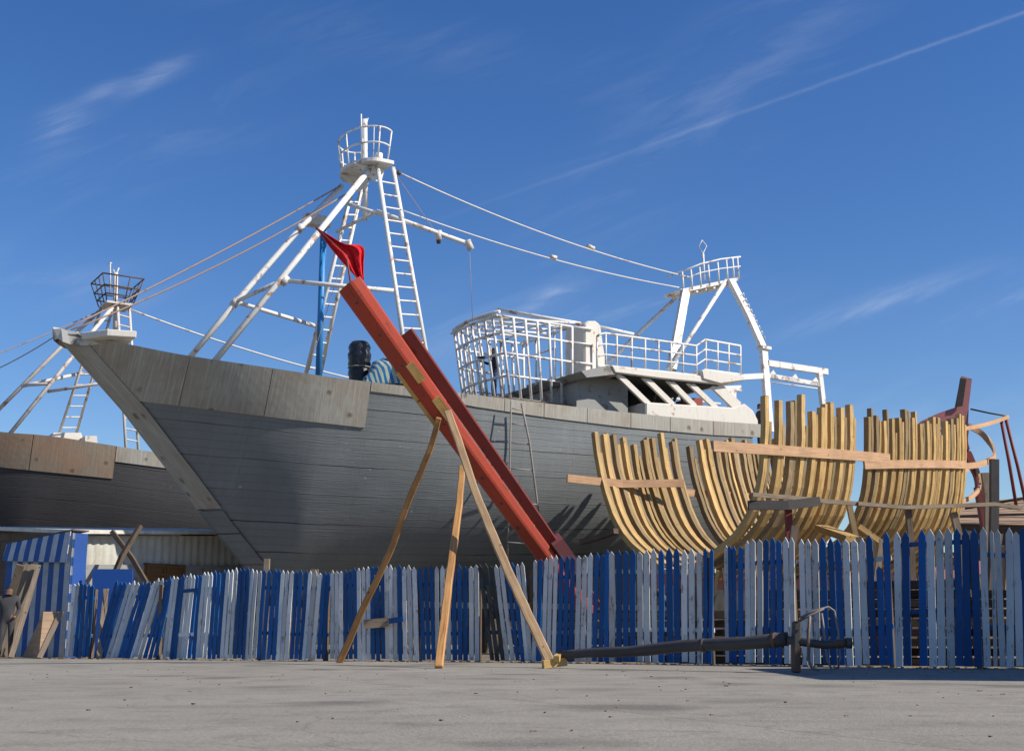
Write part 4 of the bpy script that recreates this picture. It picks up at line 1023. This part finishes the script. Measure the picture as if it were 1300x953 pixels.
panels.append(('picket panel behind the iron fitting of the spar', [(Z4(a), Z4(b), c) for a, b, c in [(380, 396, 'w'), (407, 420, 'w'), (437, 448, 'w'), (467, 484, 'b'), (500, 516, 'b'), (530, 548, 'b'), (563, 582, 'w'), (598, 616, 'w'), (630, 650, 'w'), (659, 682, 'b'), (702, 716, 's'), (730, 748, 'b')]]))
panels.append(('gappy picket panel with dark openings right of the iron fitting', [(Z4(a), Z4(b), c) for a, b, c in [(775, 785, 'w'), (810, 820, 'b'), (878, 886, 'b'), (912, 926, 'w'), (950, 961, 'w'), (986, 1000, 'w'), (1022, 1036, 'b'), (1058, 1070, 'b'), (1092, 1112, 'b')]]))
panels.append(('last picket panel at the right edge, mostly wide white pickets', [(Z4(a), Z4(b), c) for a, b, c in [(1130, 1150, 'w'), (1165, 1183, 'n'), (1190, 1214, 'w'), (1238, 1243, 'w'), (1268, 1284, 'w'), (1293, 1312, 'b'), (1330, 1346, 'b'), (1362, 1378, 'w'), (1392, 1410, 'w')]]))
PC = {'w': 'wp', 'b': 'bp', 'k': 'kp', 's': 'bp', 'n': 'wp'}
rngf = random.Random(11)
for lb, pk in panels:
    bx0, bx1 = pk[0][1], pk[-1][1]; g0 = G(bx0, lerp_tab(BOT, bx0)); g1 = G(bx1, lerp_tab(BOT, bx1)); fd = (g1 - g0).normalized(); nb = V((-fd.y, fd.x, 0))  # away from camera
    root = empty('fence_panel', (g0 + g1) / 2, lb, 'fence', 'picket fence panels')
    rows_ = []
    n_ = len(pk)
    for i, (xt, xb, c) in enumerate(pk):
        yb = lerp_tab(BOT, xb) - rngf.uniform(0, 1.2); g_ = G(xb, lerp_tab(BOT, xb)); tp = P(xt, lerp_tab(TOP, xt) + rngf.uniform(-1.5, 2) + (38 if c == 's' else 0), g_.y + .03)
        bt = V((g_.x, g_.y, rngf.uniform(.01, .05)))
        d1 = abs(pk[min(i + 1, n_ - 1)][1] - pk[max(i - 1, 0)][1]) / (2 if 0 < i < n_ - 1 else 1) if n_ > 1 else 7
        wpx = min(max(4.6, d1 * .74), 8.6) if c != 'n' else 4.0
        wd = wpx / FPX * g_.y * 1.08
        if xb > 940 and c != 'n': wd = max(wd, .088)
        # tiny bow in each picket
        h = tp - bt; up = h.normalized(); ww = fd * wd / 2; bow_ = nb * rngf.uniform(-.015, .015)
        midp = bt + h * .5 + fd * rngf.uniform(-.008, .008) + bow_
        sh = wd * .95
        L = [bt - ww, midp - ww * rngf.uniform(.95, 1.05), tp - up * sh - ww, tp, tp - up * sh + ww, midp + ww, bt + ww]
        if rngf.random() < .3: L[3] = tp - up * sh * .35 - ww * .2
        m = MB(); k = len(m.v); thk = nb * .022
        H = h.length; uvp = [(0, 0), (H / 2, 0), (H - sh, 0), (H, wd / 2), (H - sh, wd), (H / 2, wd), (0, wd)]
        m.v += L + [p + thk for p in L]
        m.face((0, 1, 5, 6), [uvp[q] for q in (0, 1, 5, 6)]); m.face((1, 2, 4, 5), [uvp[q] for q in (1, 2, 4, 5)]); m.face((2, 3, 4), [uvp[q] for q in (2, 3, 4)])
        m.face((7, 8, 12, 13)[::-1], [uvp[q] for q in (0, 1, 5, 6)][::-1]); m.face((8, 9, 11, 12)[::-1], [uvp[q] for q in (1, 2, 4, 5)][::-1]); m.face((9, 10, 11)[::-1], [uvp[q] for q in (2, 3, 4)][::-1])
        for a in range(7):
            b_ = (a + 1) % 7; m.face((b_, a, a + 7, b_ + 7), [(uvp[b_][0], 3), (uvp[a][0], 3), (uvp[a][0], 3.02), (uvp[b_][0], 3.02)])
        m.build('picket', M[PC[c]], root)
        rows_.append((bt, tp))
    for f, dz in ((.28, 0), (.80, 0)) if 'gappy' not in lb else ((.40, 0), (.90, 0)):
        m = MB()
        pts = [bt.lerp(tp, f + rngf.uniform(-.006, .006)) + nb * .045 for bt, tp in (rows_[0], rows_[len(rows_) // 2], rows_[-1])]
        pts[0] = pts[0] - fd * .06; pts[-1] = pts[-1] + fd * .06
        m.sweep(pts, .035, .07, nb); m.build('rail', M['bp' if ('gappy' in lb or 'sagging' in lb) else rngf.choice(('bp', 'wp', 'bp'))], root)
    # a post at the panel's right
    m = MB(); q = rows_[-1][0] + nb * .12; m.sweep([V((q.x, q.y, 0)), q + V((0, 0, (rows_[-1][1] - rows_[-1][0]).z * .92))], .08, .08, fd); m.build('fence_post', M['old'], root)
# extras on the fence
g = G(331, 838) + V((0, .35, 0)); m = MB(); m.sweep([V((g.x, g.y, 0)), V((g.x - .02, g.y, P(333, 709, g.y).z))], .11, .10); tag(m.build('short_post', M['plank']), 'small pale squared post sticking up just above the picket tips at left', 'post')
g = G(393, 838) + V((0, .3, 0)); m = MB(); m.sweep([V((g.x, g.y, 0)), V((g.x, g.y, P(391, 722, g.y).z))], .14, .10); tag(m.build('short_post', M['plank']), 'stub of a broken post barely above the picket tips, between the panels', 'post')
ga = G(480, 839); m = MB(); m.sweep([P(462, 792, ga.y - .25), P(485, 790, ga.y - .28), P(496, 788, ga.y - .3)], .03, .17, V((0, 1, 0))); tag(m.build('nailed_board', M['plank']), 'grey scrap board nailed across the pickets beside the left crooked prop', 'board')
m = MB(); m.sweep([P(494, 788, ga.y - .33), P(512, 785, ga.y - .45)], .03, .10, V((0, 1, 0))); tag(m.build('nailed_board', M['bp']), 'short blue scrap nailed across the pickets, end to end with the grey board', 'board')

rg = random.Random(5); m = MB()
for i in range(420):
    x = rg.uniform(60, 1330); g = G(x, lerp_tab(BOT, x)) + V((rg.gauss(0, .05), rg.gauss(.02, .22), 0)); a = rg.uniform(.008, .035); L_ = a * rg.uniform(1, 3.5)
    th_ = rg.uniform(0, 3.14); ax = V((math.cos(th_), math.sin(th_), 0)); m.sweep([g - ax * L_ / 2 + V((0, 0, a * .3)), g + ax * L_ / 2 + V((0, 0, a * .35))], a, a * .6)
for i in range(260):
    g = V((rg.uniform(-9, 9), rg.uniform(5.5, 19), 0)); a = rg.uniform(.004, .016); L_ = a * rg.uniform(1, 3); th_ = rg.uniform(0, 3.14); ax = V((math.cos(th_), math.sin(th_), 0)); m.sweep([g - ax * L_ / 2 + V((0, 0, a * .3)), g + ax * L_ / 2 + V((0, 0, a * .35))], a, a * .6)
tag(m.build('wood_chips', M['plank']), 'scatter of small wood chips and grit on the pavement, thickest at the fence foot', 'debris', kind='stuff')
# ------------------------------------------------------------------ spar with iron fitting in front of the fence
s0, s1 = P(708, 832, 19.6), P(1000, 811, 17.4)
g0 = V((s0.x, s0.y, 0))
sr = empty('spar', V(((s0.x + s1.x) / 2, s0.y, 0)), 'long dark round log lying before the fence with a rusty iron fitting on its end', 'spar')
m = MB(); N = 12; m.tube([s0.lerp(s1, i / N) + V((0, 0, .012 * math.sin(i * 1.1))) for i in range(N + 1)], [.068 + .027 * i / N + random.uniform(-.005, .005) for i in range(N + 1)], 12); m.build('log', M['log'], sr)
m = MB()
for t in (.66, .95): c = s0.lerp(s1, t); ax = (s1 - s0).normalized(); m.tube([c - ax * .03, c + ax * .03], .078 + .027 * t, 12)
m.build('iron_band', M['iron'], sr)
k0 = P(1011, 845, 17.3); k1 = P(1011, 788, 17.3); k0.z = 0
m = MB(); m.sweep([k0, k0.lerp(k1, .5), k1], .10, .17, V((1, 0, 0)), jit=.01); m.build('bearing_block', M['iron'], sr, .02)
m = MB(); m.tube([P(1000, 812, 17.3), P(1045, 818, 17.2), P(1079, 816, 17.1)], .055, 8); m.tube([P(1074, 816, 17.1), P(1081, 816, 17.1)], .07, 8); m.build('axle', M['iron'], sr)
m = MB()
m.tube([P(1016, 784, 17.2), P(1030, 776, 17.2), P(1052, 770, 17.2), P(1059, 775, 17.2), P(1064, 800, 17.2), P(1067, 835, 17.2), P(1064, 847, 17.2), P(1056, 849, 17.2), P(1050, 838, 17.2), P(1046, 800, 17.2), P(1043, 778, 17.2)], .017, 6)
m.tube([P(1014, 788, 17.1), P(1030, 780, 17.1), P(1046, 772, 17.1)], .018, 6)
m.tube([P(1028, 781, 17.1), P(1026, 810, 17.1), P(1027, 838, 17.1), P(1031, 848, 17.1), P(1040, 850, 17.1)], .020, 6); m.build('iron_loop', M['gi'], sr)

# ------------------------------------------------------------------ left side: shed, kiosk, boards, people
sa, sb_ = P(84, 770, 30.8), P(318, 770, 35.6); sa.z = sb_.z = 0
d_ = (sb_ - sa).normalized(); nn = V((d_.y, -d_.x, 0)); Ls = (sb_ - sa).length
sh = empty('tin_shed', (sa + sb_) / 2, 'low corrugated tin shed behind the fence under the two bows', 'shed')
m = MB(); rows = []
zt0, zt1 = P(84, 680, 30.8).z, P(318, 680, 35.6).z
n = int(Ls / .03)
for i in range(n + 1):
    t = i / n; w = .018 * math.sin(t * Ls / .12 * 2 * math.pi / 2); rows.append([sa.lerp(sb_, t) + nn * w, sa.lerp(sb_, t) + nn * w + V((0, 0, zt0 + (zt1 - zt0) * t))])
m.grid(rows, lambda i, j: (i * .03, j * 3), True)
wl = m.build('front_wall', M['corr'], sh)
m = MB(); m.prism([sa, sa + V((0, 0, zt0)), sa + V((0, 0, zt0 + .2)) - nn * 3, sa - nn * 3], d_ * .08); m.prism([sb_ - d_ * .08, sb_ - d_ * .08 + V((0, 0, zt1)), sb_ - d_ * .08 + V((0, 0, zt1 + .2)) - nn * 3, sb_ - d_ * .08 - nn * 3], d_ * .08)
m.prism([sa - nn * 3, sb_ - nn * 3, sb_ - nn * 3 + V((0, 0, zt1)), sa - nn * 3 + V((0, 0, zt0))], nn * .08); m.build('side_wall', M['old'], sh)
m = MB(); a_, b_ = sa - d_ * .2 + nn * .30 + V((0, 0, zt0 + .03)), sb_ + d_ * .1 + nn * .30 + V((0, 0, zt1 + .03)); m.prism([a_, b_, b_ - nn * 3.5 + V((0, 0, .25)), a_ - nn * 3.5 + V((0, 0, .25))], V((0, 0, .09))); rfo = m.build('roof', M['bag'], sh)
def on_wall(px): # param along the wall for a pixel column
    return min((abs(proj(sa.lerp(sb_, k / 300) + V((0, 0, 2)))[0] - px), k / 300) for k in range(301))[1]
t0_, t1_ = on_wall(180), on_wall(232); p0, p1 = sa.lerp(sb_, t0_) + nn * .05, sa.lerp(sb_, t1_) + nn * .05
zw1, zw0 = P(205, 714, p0.y).z, P(205, 738, p0.y).z
m = MB(); m.prism([p0 + V((0, 0, zw0 - .3)), p1 + V((0, 0, zw0 - .3)), p1 + V((0, 0, zw1)), p0 + V((0, 0, zw1))], nn * .05); wn = m.build('window', M['brownp'], sh)
m = MB()
for a, b in ((0.05, .47), (.53, .95)):
    for z_ in (zw1 - .06, zw0 + .2, zw0 - .2): m.sweep([p0.lerp(p1, a) + nn * .06 + V((0, 0, z_)), p0.lerp(p1, b) + nn * .06 + V((0, 0, z_))], .05, .06, nn)
    for c in (a, b): m.sweep([p0.lerp(p1, c) + nn * .062 + V((0, 0, zw1 - .03)), p0.lerp(p1, c) + nn * .062 + V((0, 0, zw0 - .26))], .05, .06, nn)
m.build('shutter_frame', M['brownp'], wn)
# dark sheet painting the shade on the tin wall below its sunlit strip
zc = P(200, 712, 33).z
m = MB(); m.prism([sa + nn * .06, sb_ + nn * .06, sb_ + nn * .06 + V((0, 0, zc)), sa + nn * .06 + V((0, 0, P(90, 716, 30.8).z))], nn * .02); m.build('wall_shade_sheet', M['gw'], sh)
stick('crossed_timber', [(110, 836), (128, 770), (155, 706), (178, 667)], [29.9, 30.2, 30.6, 31.0], .12, .1, 'old', 'dark timber leaning on the tin shed roof, longer arm of the crossed pair', 'timber')
stick('crossed_timber', [(236, 836), (200, 764), (168, 708), (142, 674)], [30.4, 30.5, 30.7, 30.8], .10, .1, 'old', 'dark timber crossing the longer one in front of the tin shed roof', 'timber')
# blue door leaf behind the leaning panel
g = G(142, 834.5); m = MB(); m.prism([P(117, 840, 28.6), P(168, 840, 28.6), P(168, 722, 28.6), P(117, 722, 28.6)], V((0, .06, 0)))
for v in m.v:
    if v.z < .3: v.z = .0
o = m.build('blue_door', M['blued']); tag(o, 'plain dark blue door leaf standing behind the hard-leaning picket panel', 'door')
stick('loose_board', [(135, 747), (131, 790), (126, 834)], [27.4, 27.2, 26.9], .12, .04, 'plank', 'single weathered board leaning on the blue door', 'board')
# striped kiosk
ka, kb_ = P(6, 760, 29.9), P(87, 760, 28.5); ka.z = kb_.z = 0
kd = (kb_ - ka).normalized(); kn = V((kd.y, -kd.x, 0)); Lk = (kb_ - ka).length
kz0, kz1 = P(6, 692, 29.9).z, P(87, 676, 28.5).z
kk = empty('striped_kiosk', (ka + kb_) / 2, 'kiosk clad in wide blue and white vertical stripes at the left edge', 'kiosk')
m = MB(); m.prism([ka, kb_, kb_ + V((0, 0, kz1)), ka + V((0, 0, kz0))], -kn * .06); m.build('wall', M['stripe'], kk); m = MB(); m.prism([kb_ - kn * .01, kb_ - kn * .4, kb_ - kn * .4 + V((0, 0, kz1)), kb_ - kn * .01 + V((0, 0, kz1))], -kd * .06); m.build('side_wall', M['blued'], kk); m = MB(); m.prism([ka - kn * .01, ka - kn * .4, ka - kn * .4 + V((0, 0, kz0)), ka - kn * .01 + V((0, 0, kz0))], -kd * .06); m.build('side_wall', M['blued'], kk)
m = MB(); za_, zb__ = P(6, 712, 29.9).z, P(87, 714, 28.5).z
m.prism([ka + kn * .14 + V((0, 0, za_)), kb_ + kn * .14 + V((0, 0, zb__)), kb_ + kn * .07 + V((0, 0, kz1 + .03)), ka + kn * .07 + V((0, 0, kz0 + .03))], -kn * .02); m.build('awning', M['stripe'], kk)
m = MB(); m.prism([ka + V((0, 0, kz0 + .05)) + kn * .02, kb_ + V((0, 0, kz1 + .05)) + kn * .02, kb_ + V((0, 0, kz1 + .05)) - kn * .42, ka + V((0, 0, kz0 + .05)) - kn * .42], V((0, 0, .03))); m.build('roof', M['old'], kk)
# boards leaning left
def leanboard(pts, Ys, w, mt, lb):
    a = P(pts[0][0], pts[0][1], Ys[0]); b = G(*pts[1]); m = MB(); m.sweep([a, a.lerp(b, .5) + V((0, 0, -.03)), b + V((0, 0, .03))], w, .05, V((1, .2, 0))); return tag(m.build('leaning_board', M[mt]), lb, 'board', 'boards leaning on the kiosk')
leanboard([(27, 717), (-10, 834)], [28.2], .20, 'plank', 'wide pinkish-brown board, leftmost of those leaning on the striped kiosk')
leanboard([(36, 716), (3, 835)], [28.0], .14, 'plank', 'narrow grey-brown plank, second of those leaning on the striped kiosk')
leanboard([(43, 716), (8, 835.5)], [27.9], .12, 'plank', 'narrow grey-brown plank, third of those leaning on the striped kiosk')
leanboard([(49, 717), (14, 836)], [27.8], .10, 'plank', 'thin yellowish plank, rightmost of those leaning on the striped kiosk')
a0, a1 = P(55, 776, 27.4), P(72, 776, 27.5); g0, g1 = G(28, 835), G(49, 836)
m = MB(); m.prism([g0 + V((0, 0, .01)), g1 + V((0, 0, .01)), a1, a0], V((.02, .05, 0))); tag(m.build('plywood_sheet', M['tan']), 'short broad pinkish panel leaning against the kiosk, lower than the planks', 'board')
m = MB(); m.sweep([P(78, 776, 27.5), G(50, 836) + V((0, 0, .02))], .10, .04, V((1, .2, 0))); tag(m.build('leaning_strip', M['plank']), 'narrow strip of wood leaning beside the short broad panel', 'board')

def person(name, base, H, pose, mats, face_dir, label):
    """skinned body; pose: dict of joint -> local offset in metres for H = 1.75, x = facing, y = left"""
    s = H / 1.75; a = face_dir; fx = V((math.cos(a), math.sin(a), 0)); fy = V((-math.sin(a), math.cos(a), 0))
    J = dict(pelvis=(0, 0, .95), waist=(0, 0, 1.08), chest=(0.0, 0, 1.30), neck=(.01, 0, 1.47), chin=(.03, 0, 1.54), head=(.03, 0, 1.63), top=(.02, 0, 1.72),
             ls=(0, .19, 1.41), le=(-.02, .27, 1.13), lw=(.08, .27, .89), lh=(.12, .26, .79), rs=(0, -.19, 1.41), re=(-.02, -.27, 1.13), rw=(.08, -.27, .89), rh=(.12, -.26, .79),
             lp=(0, .10, .90), lk=(.03, .11, .50), la=(0, .12, .09), lt=(.17, .13, .04), rp=(0, -.10, .90), rk=(.03, -.11, .50), ra=(0, -.12, .09), rt=(.17, -.13, .04))
    J.update(pose)
    Rr = dict(pelvis=.155, waist=.14, chest=.165, neck=.058, chin=.075, head=.098, top=.07, ls=.075, le=.05, lw=.036, lh=.04, rs=.075, re=.05, rw=.036, rh=.04, lp=.095, lk=.065, la=.045, lt=.045, rp=.095, rk=.065, ra=.045, rt=.045)
    E = [('pelvis', 'waist'), ('waist', 'chest'), ('chest', 'neck'), ('neck', 'chin'), ('chin', 'head'), ('head', 'top'), ('chest', 'ls'), ('ls', 'le'), ('le', 'lw'), ('lw', 'lh'), ('chest', 'rs'), ('rs', 're'), ('re', 'rw'), ('rw', 'rh'), ('pelvis', 'lp'), ('lp', 'lk'), ('lk', 'la'), ('la', 'lt'), ('pelvis', 'rp'), ('rp', 'rk'), ('rk', 'ra'), ('ra', 'rt')]
    ks = list(J); idx = {k: i for i, k in enumerate(ks)}
    me = bpy.data.meshes.new('tmp'); me.from_pydata([(fx * J[k][0] + fy * J[k][1] + V((0, 0, J[k][2]))) * s for k in ks], [(idx[a], idx[b]) for a, b in E], [])
    o = bpy.data.objects.new('tmp', me); COL.objects.link(o); o.modifiers.new('s', 'SKIN'); sv = me.skin_vertices[0].data
    for k in ks: sv[idx[k]].radius = (Rr[k] * s, Rr[k] * s * (.8 if k in ('chest', 'waist', 'pelvis') else 1)); sv[idx[k]].use_root = (k == 'pelvis')
    o.modifiers.new('u', 'SUBSURF').levels = 2
    bpy.context.view_layer.update(); dg = bpy.context.evaluated_depsgraph_get(); ev = o.evaluated_get(dg); nm = bpy.data.meshes.new_from_object(ev)
    bpy.data.objects.remove(o)
    body = bpy.data.objects.new(name, nm); COL.objects.link(body); body.location = base
    nm.materials.clear()
    for m_ in mats: nm.materials.append(M[m_])      # 0 skin, 1 hair, 2 jacket, 3 trousers
    hands = [(fx * J[k][0] + fy * J[k][1] + V((0, 0, J[k][2]))) * s for k in ('lh', 'rh')]
    for p in nm.polygons:
        z = p.center.z / s; p.use_smooth = True; q = fx.dot(p.center) / s; d = min((p.center - h).length for h in hands)
        if z > J['neck'][2] + .02: p.material_index = 1 if (z > J['head'][2] + .005 or q < J['head'][0] + .01) and z > J['chin'][2] else 0
        elif d < .085 * s: p.material_index = 0
        elif z > J['pelvis'][2] - .02: p.material_index = 2
        else: p.material_index = 3
    return tag(body, label, 'person')
pb = bp(628, 512, .4); H1 = (bp(628, 441, .4).z - pb.z) + .02
person('person', pb, max(1.6, min(1.9, H1)), dict(ls=(.05, .17, 1.42), le=(.30, .20, 1.38), lw=(.52, .20, 1.34), lh=(.60, .20, 1.33), rs=(-.03, -.18, 1.41), re=(.12, -.22, 1.25), rw=(.36, -.15, 1.30), rh=(.44, -.14, 1.32)), ['skin', 'hair', 'jacket', 'jeans'], AL + math.pi - .3, 'person in dark blue work clothes standing inside the steel wheelhouse frame, arm stretched left')
pz_ = bp(965, 511, 1.2); pbz = pz_.copy(); pbz.z -= 1.72
person('person', pbz, 1.72, {}, ['skin', 'hair', 'grayj', 'grayj'], R(200), 'person at the trawler stern, only head and shoulders seen left of the tallest rib')
gp_ = G(8, 836); gp_.y += .3; Hp = P(8, 741, gp_.y).z
person('person', V((P(8, 800, gp_.y).x, gp_.y, 0)), max(1.55, min(1.8, Hp)), dict(head=(.06, 0, 1.62), chin=(.06, 0, 1.53), le=(-.05, .25, 1.14), lw=(.10, .18, .98), lh=(.16, .13, .95)), ['skin', 'hair', 'grayj', 'grayj'], R(-70), 'person in a dark jacket standing by the planks at the left edge')

# ------------------------------------------------------------------ far harbour wall, unseen shed added at right to shade the pavement
m = MB(); m.box((0, 66, 2.2), 160, 1.2, 4.4); tag(m.build('harbour_wall', M['stone']), 'low stone harbour wall far behind the boats', 'wall')
bs = empty('shade_shed', (12.2, 15.2, 0), 'unseen shed added outside the right edge to shade the pavement', 'shed')
m = MB(); m.box((12.2, 15.2, 2.3), 6, 4.4, 4.6); m.build('wall', M['gw'], bs)
m = MB(); m.prism([V((8.9, 12.8, 4.62)), V((15.5, 12.8, 4.62)), V((12.2, 12.8, 5.8))], V((0, 4.8, 0))); m.build('roof', M['corr'], bs)
m = MB(); m.box((9.17, 15, 1.3), .06, 2.2, 2.6); m.build('door', M['blued'], bs)

# ------------------------------------------------------------------ sky, sun
SUN_EL, SUN_AZ = R(39), R(-18)          # azimuth measured from +X toward +Y
w = bpy.data.worlds.new('World'); scn.world = w; w.use_nodes = True; nt = w.node_tree; N_ = nt.nodes; Lk_ = nt.links
bg = N_['Background']; sky = N_.new('ShaderNodeTexSky'); sky.sky_type = 'NISHITA'; sky.sun_disc = False
sky.sun_elevation = SUN_EL; sky.sun_rotation = R(90) - SUN_AZ; sky.altitude = 0; sky.air_density = 1.0; sky.dust_density = .25; sky.ozone_density = 3.2
bg.inputs['Strength'].default_value = .107
tc = N_.new('ShaderNodeTexCoord'); sep = N_.new('ShaderNodeSeparateXYZ'); Lk_.new(tc.outputs['Generated'], sep.inputs[0])
def mth(op, a, b=None, c=None, clamp=False):
    n = N_.new('ShaderNodeMath'); n.operation = op; n.use_clamp = clamp
    for i, v in enumerate((a, b, c)):
        if v is None: continue
        if isinstance(v, (int, float)): n.inputs[i].default_value = v
        else: Lk_.new(v, n.inputs[i])
    return n.outputs[0]
yy = mth('MAXIMUM', sep.outputs[1], .02); gx = mth('DIVIDE', sep.outputs[0], yy); gz = mth('DIVIDE', sep.outputs[2], yy)
front = mth('GREATER_THAN', sep.outputs[1], .05)
def dirxy(px, py): r = ray(px, py); return r.x / r.y, r.z / r.y
def noise_w(sx, sz, rot, det=8):
    cx = N_.new('ShaderNodeCombineXYZ'); Lk_.new(gx, cx.inputs[0]); Lk_.new(gz, cx.inputs[1]); mp = N_.new('ShaderNodeMapping'); mp.inputs['Rotation'].default_value[2] = rot; mp.inputs['Scale'].default_value = (1, 1, 1)
    Lk_.new(cx.outputs[0], mp.inputs[0]); m2 = N_.new('ShaderNodeMapping'); m2.inputs['Scale'].default_value = (sx, sz, 1); Lk_.new(mp.outputs[0], m2.inputs[0])
    n = N_.new('ShaderNodeTexNoise'); n.inputs['Scale'].default_value = 1; n.inputs['Detail'].default_value = det; n.inputs['Roughness'].default_value = .62; n.inputs['Distortion'].default_value = .4; Lk_.new(m2.outputs[0], n.inputs['Vector']); return n.outputs['Fac']
def blob(px, py, rx, ry, rot):
    cx, cz = dirxy(px, py); dx = mth('SUBTRACT', gx, cx); dz = mth('SUBTRACT', gz, cz); c, s_ = math.cos(rot), math.sin(rot)
    a = mth('DIVIDE', mth('ADD', mth('MULTIPLY', dx, c), mth('MULTIPLY', dz, s_)), rx / FPX); b = mth('DIVIDE', mth('SUBTRACT', mth('MULTIPLY', dz, c), mth('MULTIPLY', dx, s_)), ry / FPX)
    d2 = mth('ADD', mth('MULTIPLY', a, a), mth('MULTIPLY', b, b)); return mth('POWER', 2.718, mth('MULTIPLY', d2, -1.0))
wisp = mth('MULTIPLY', mth('SUBTRACT', noise_w(7, 34, R(-22)), .47, clamp=True), 3.2)
tot = None
for (px, py, rx, ry, rot, amp) in ((75, 162, 34, 20, .5, 1.0), (200, 92, 46, 15, .55, .75), (130, 115, 30, 9, .4, .55), (700, 378, 32, 14, .5, 1.0), (180, 180, 180, 60, .4, .22), (900, 130, 330, 70, .75, .30), (1120, 385, 120, 16, .30, .7), (1270, 385, 100, 22, .3, .5), (830, 385, 150, 22, .1, .40), (620, 420, 200, 50, .2, .22), (60, 360, 200, 40, -.1, .25), (560, 60, 300, 40, -.2, .18), (1200, 540, 160, 60, 0, .25)):
    b = mth('MULTIPLY', blob(px, py, rx, ry, rot), amp); tot = b if tot is None else mth('ADD', tot, b)
cl = mth('MULTIPLY', tot, mth('ADD', wisp, .10))
# old contrail
(x0, z0c), (x1, z1c) = dirxy(545, 283), dirxy(1300, 16); L_ = math.hypot(x1 - x0, z1c - z0c); ux, uz = (x1 - x0) / L_, (z1c - z0c) / L_
dx = mth('SUBTRACT', gx, x0); dz = mth('SUBTRACT', gz, z0c); along = mth('ADD', mth('MULTIPLY', dx, ux), mth('MULTIPLY', dz, uz)); acr = mth('SUBTRACT', mth('MULTIPLY', dz, ux), mth('MULTIPLY', dx, uz))
wob = mth('MULTIPLY', mth('SUBTRACT', noise_w(30, 30, 0), .5), 5 / FPX)
ac = mth('ADD', acr, wob); wd_ = 2.6 / FPX
tr = mth('POWER', 2.718, mth('MULTIPLY', mth('MULTIPLY', mth('DIVIDE', ac, wd_), mth('DIVIDE', ac, wd_)), -1))
fade = mth('MULTIPLY', mth('ADD', mth('MULTIPLY', along, 1.7), .12, clamp=True), mth('GREATER_THAN', along, -.03))
tr = mth('MULTIPLY', mth('MULTIPLY', tr, fade), mth('ADD', mth('MULTIPLY', noise_w(26, 26, .3), .5), .12))
cl = mth('MULTIPLY', mth('ADD', mth('MULTIPLY', cl, .36), mth('MULTIPLY', tr, .22)), front)
cl = mth('MINIMUM', cl, .75)
mx = N_.new('ShaderNodeMix'); mx.data_type = 'RGBA'; Lk_.new(cl, mx.inputs[0]); hs_ = N_.new('ShaderNodeHueSaturation'); hs_.inputs['Saturation'].default_value = 1.28; hs_.inputs['Hue'].default_value = .512; Lk_.new(sky.outputs[0], hs_.inputs['Color']); Lk_.new(hs_.outputs[0], mx.inputs[6]); mx.inputs[7].default_value = (7.2, 7.6, 8.4, 1)
Lk_.new(mx.outputs[2], bg.inputs[0])
sun = bpy.data.lights.new('sun', 'SUN'); sun.energy = 5.0; sun.angle = R(.55); sun.color = (1, .93, .82)
so = bpy.data.objects.new('sun', sun); COL.objects.link(so)
sd_ = V((math.cos(SUN_EL) * math.cos(SUN_AZ), math.cos(SUN_EL) * math.sin(SUN_AZ), math.sin(SUN_EL))); so.rotation_euler = sd_.to_track_quat('Z', 'Y').to_euler(); so.location = (30, 0, 40)
vs = scn.view_settings; vs.view_transform = 'Standard'; vs.look = 'None'; vs.gamma = 1; vs.exposure = .25
scn.render.engine = 'CYCLES'
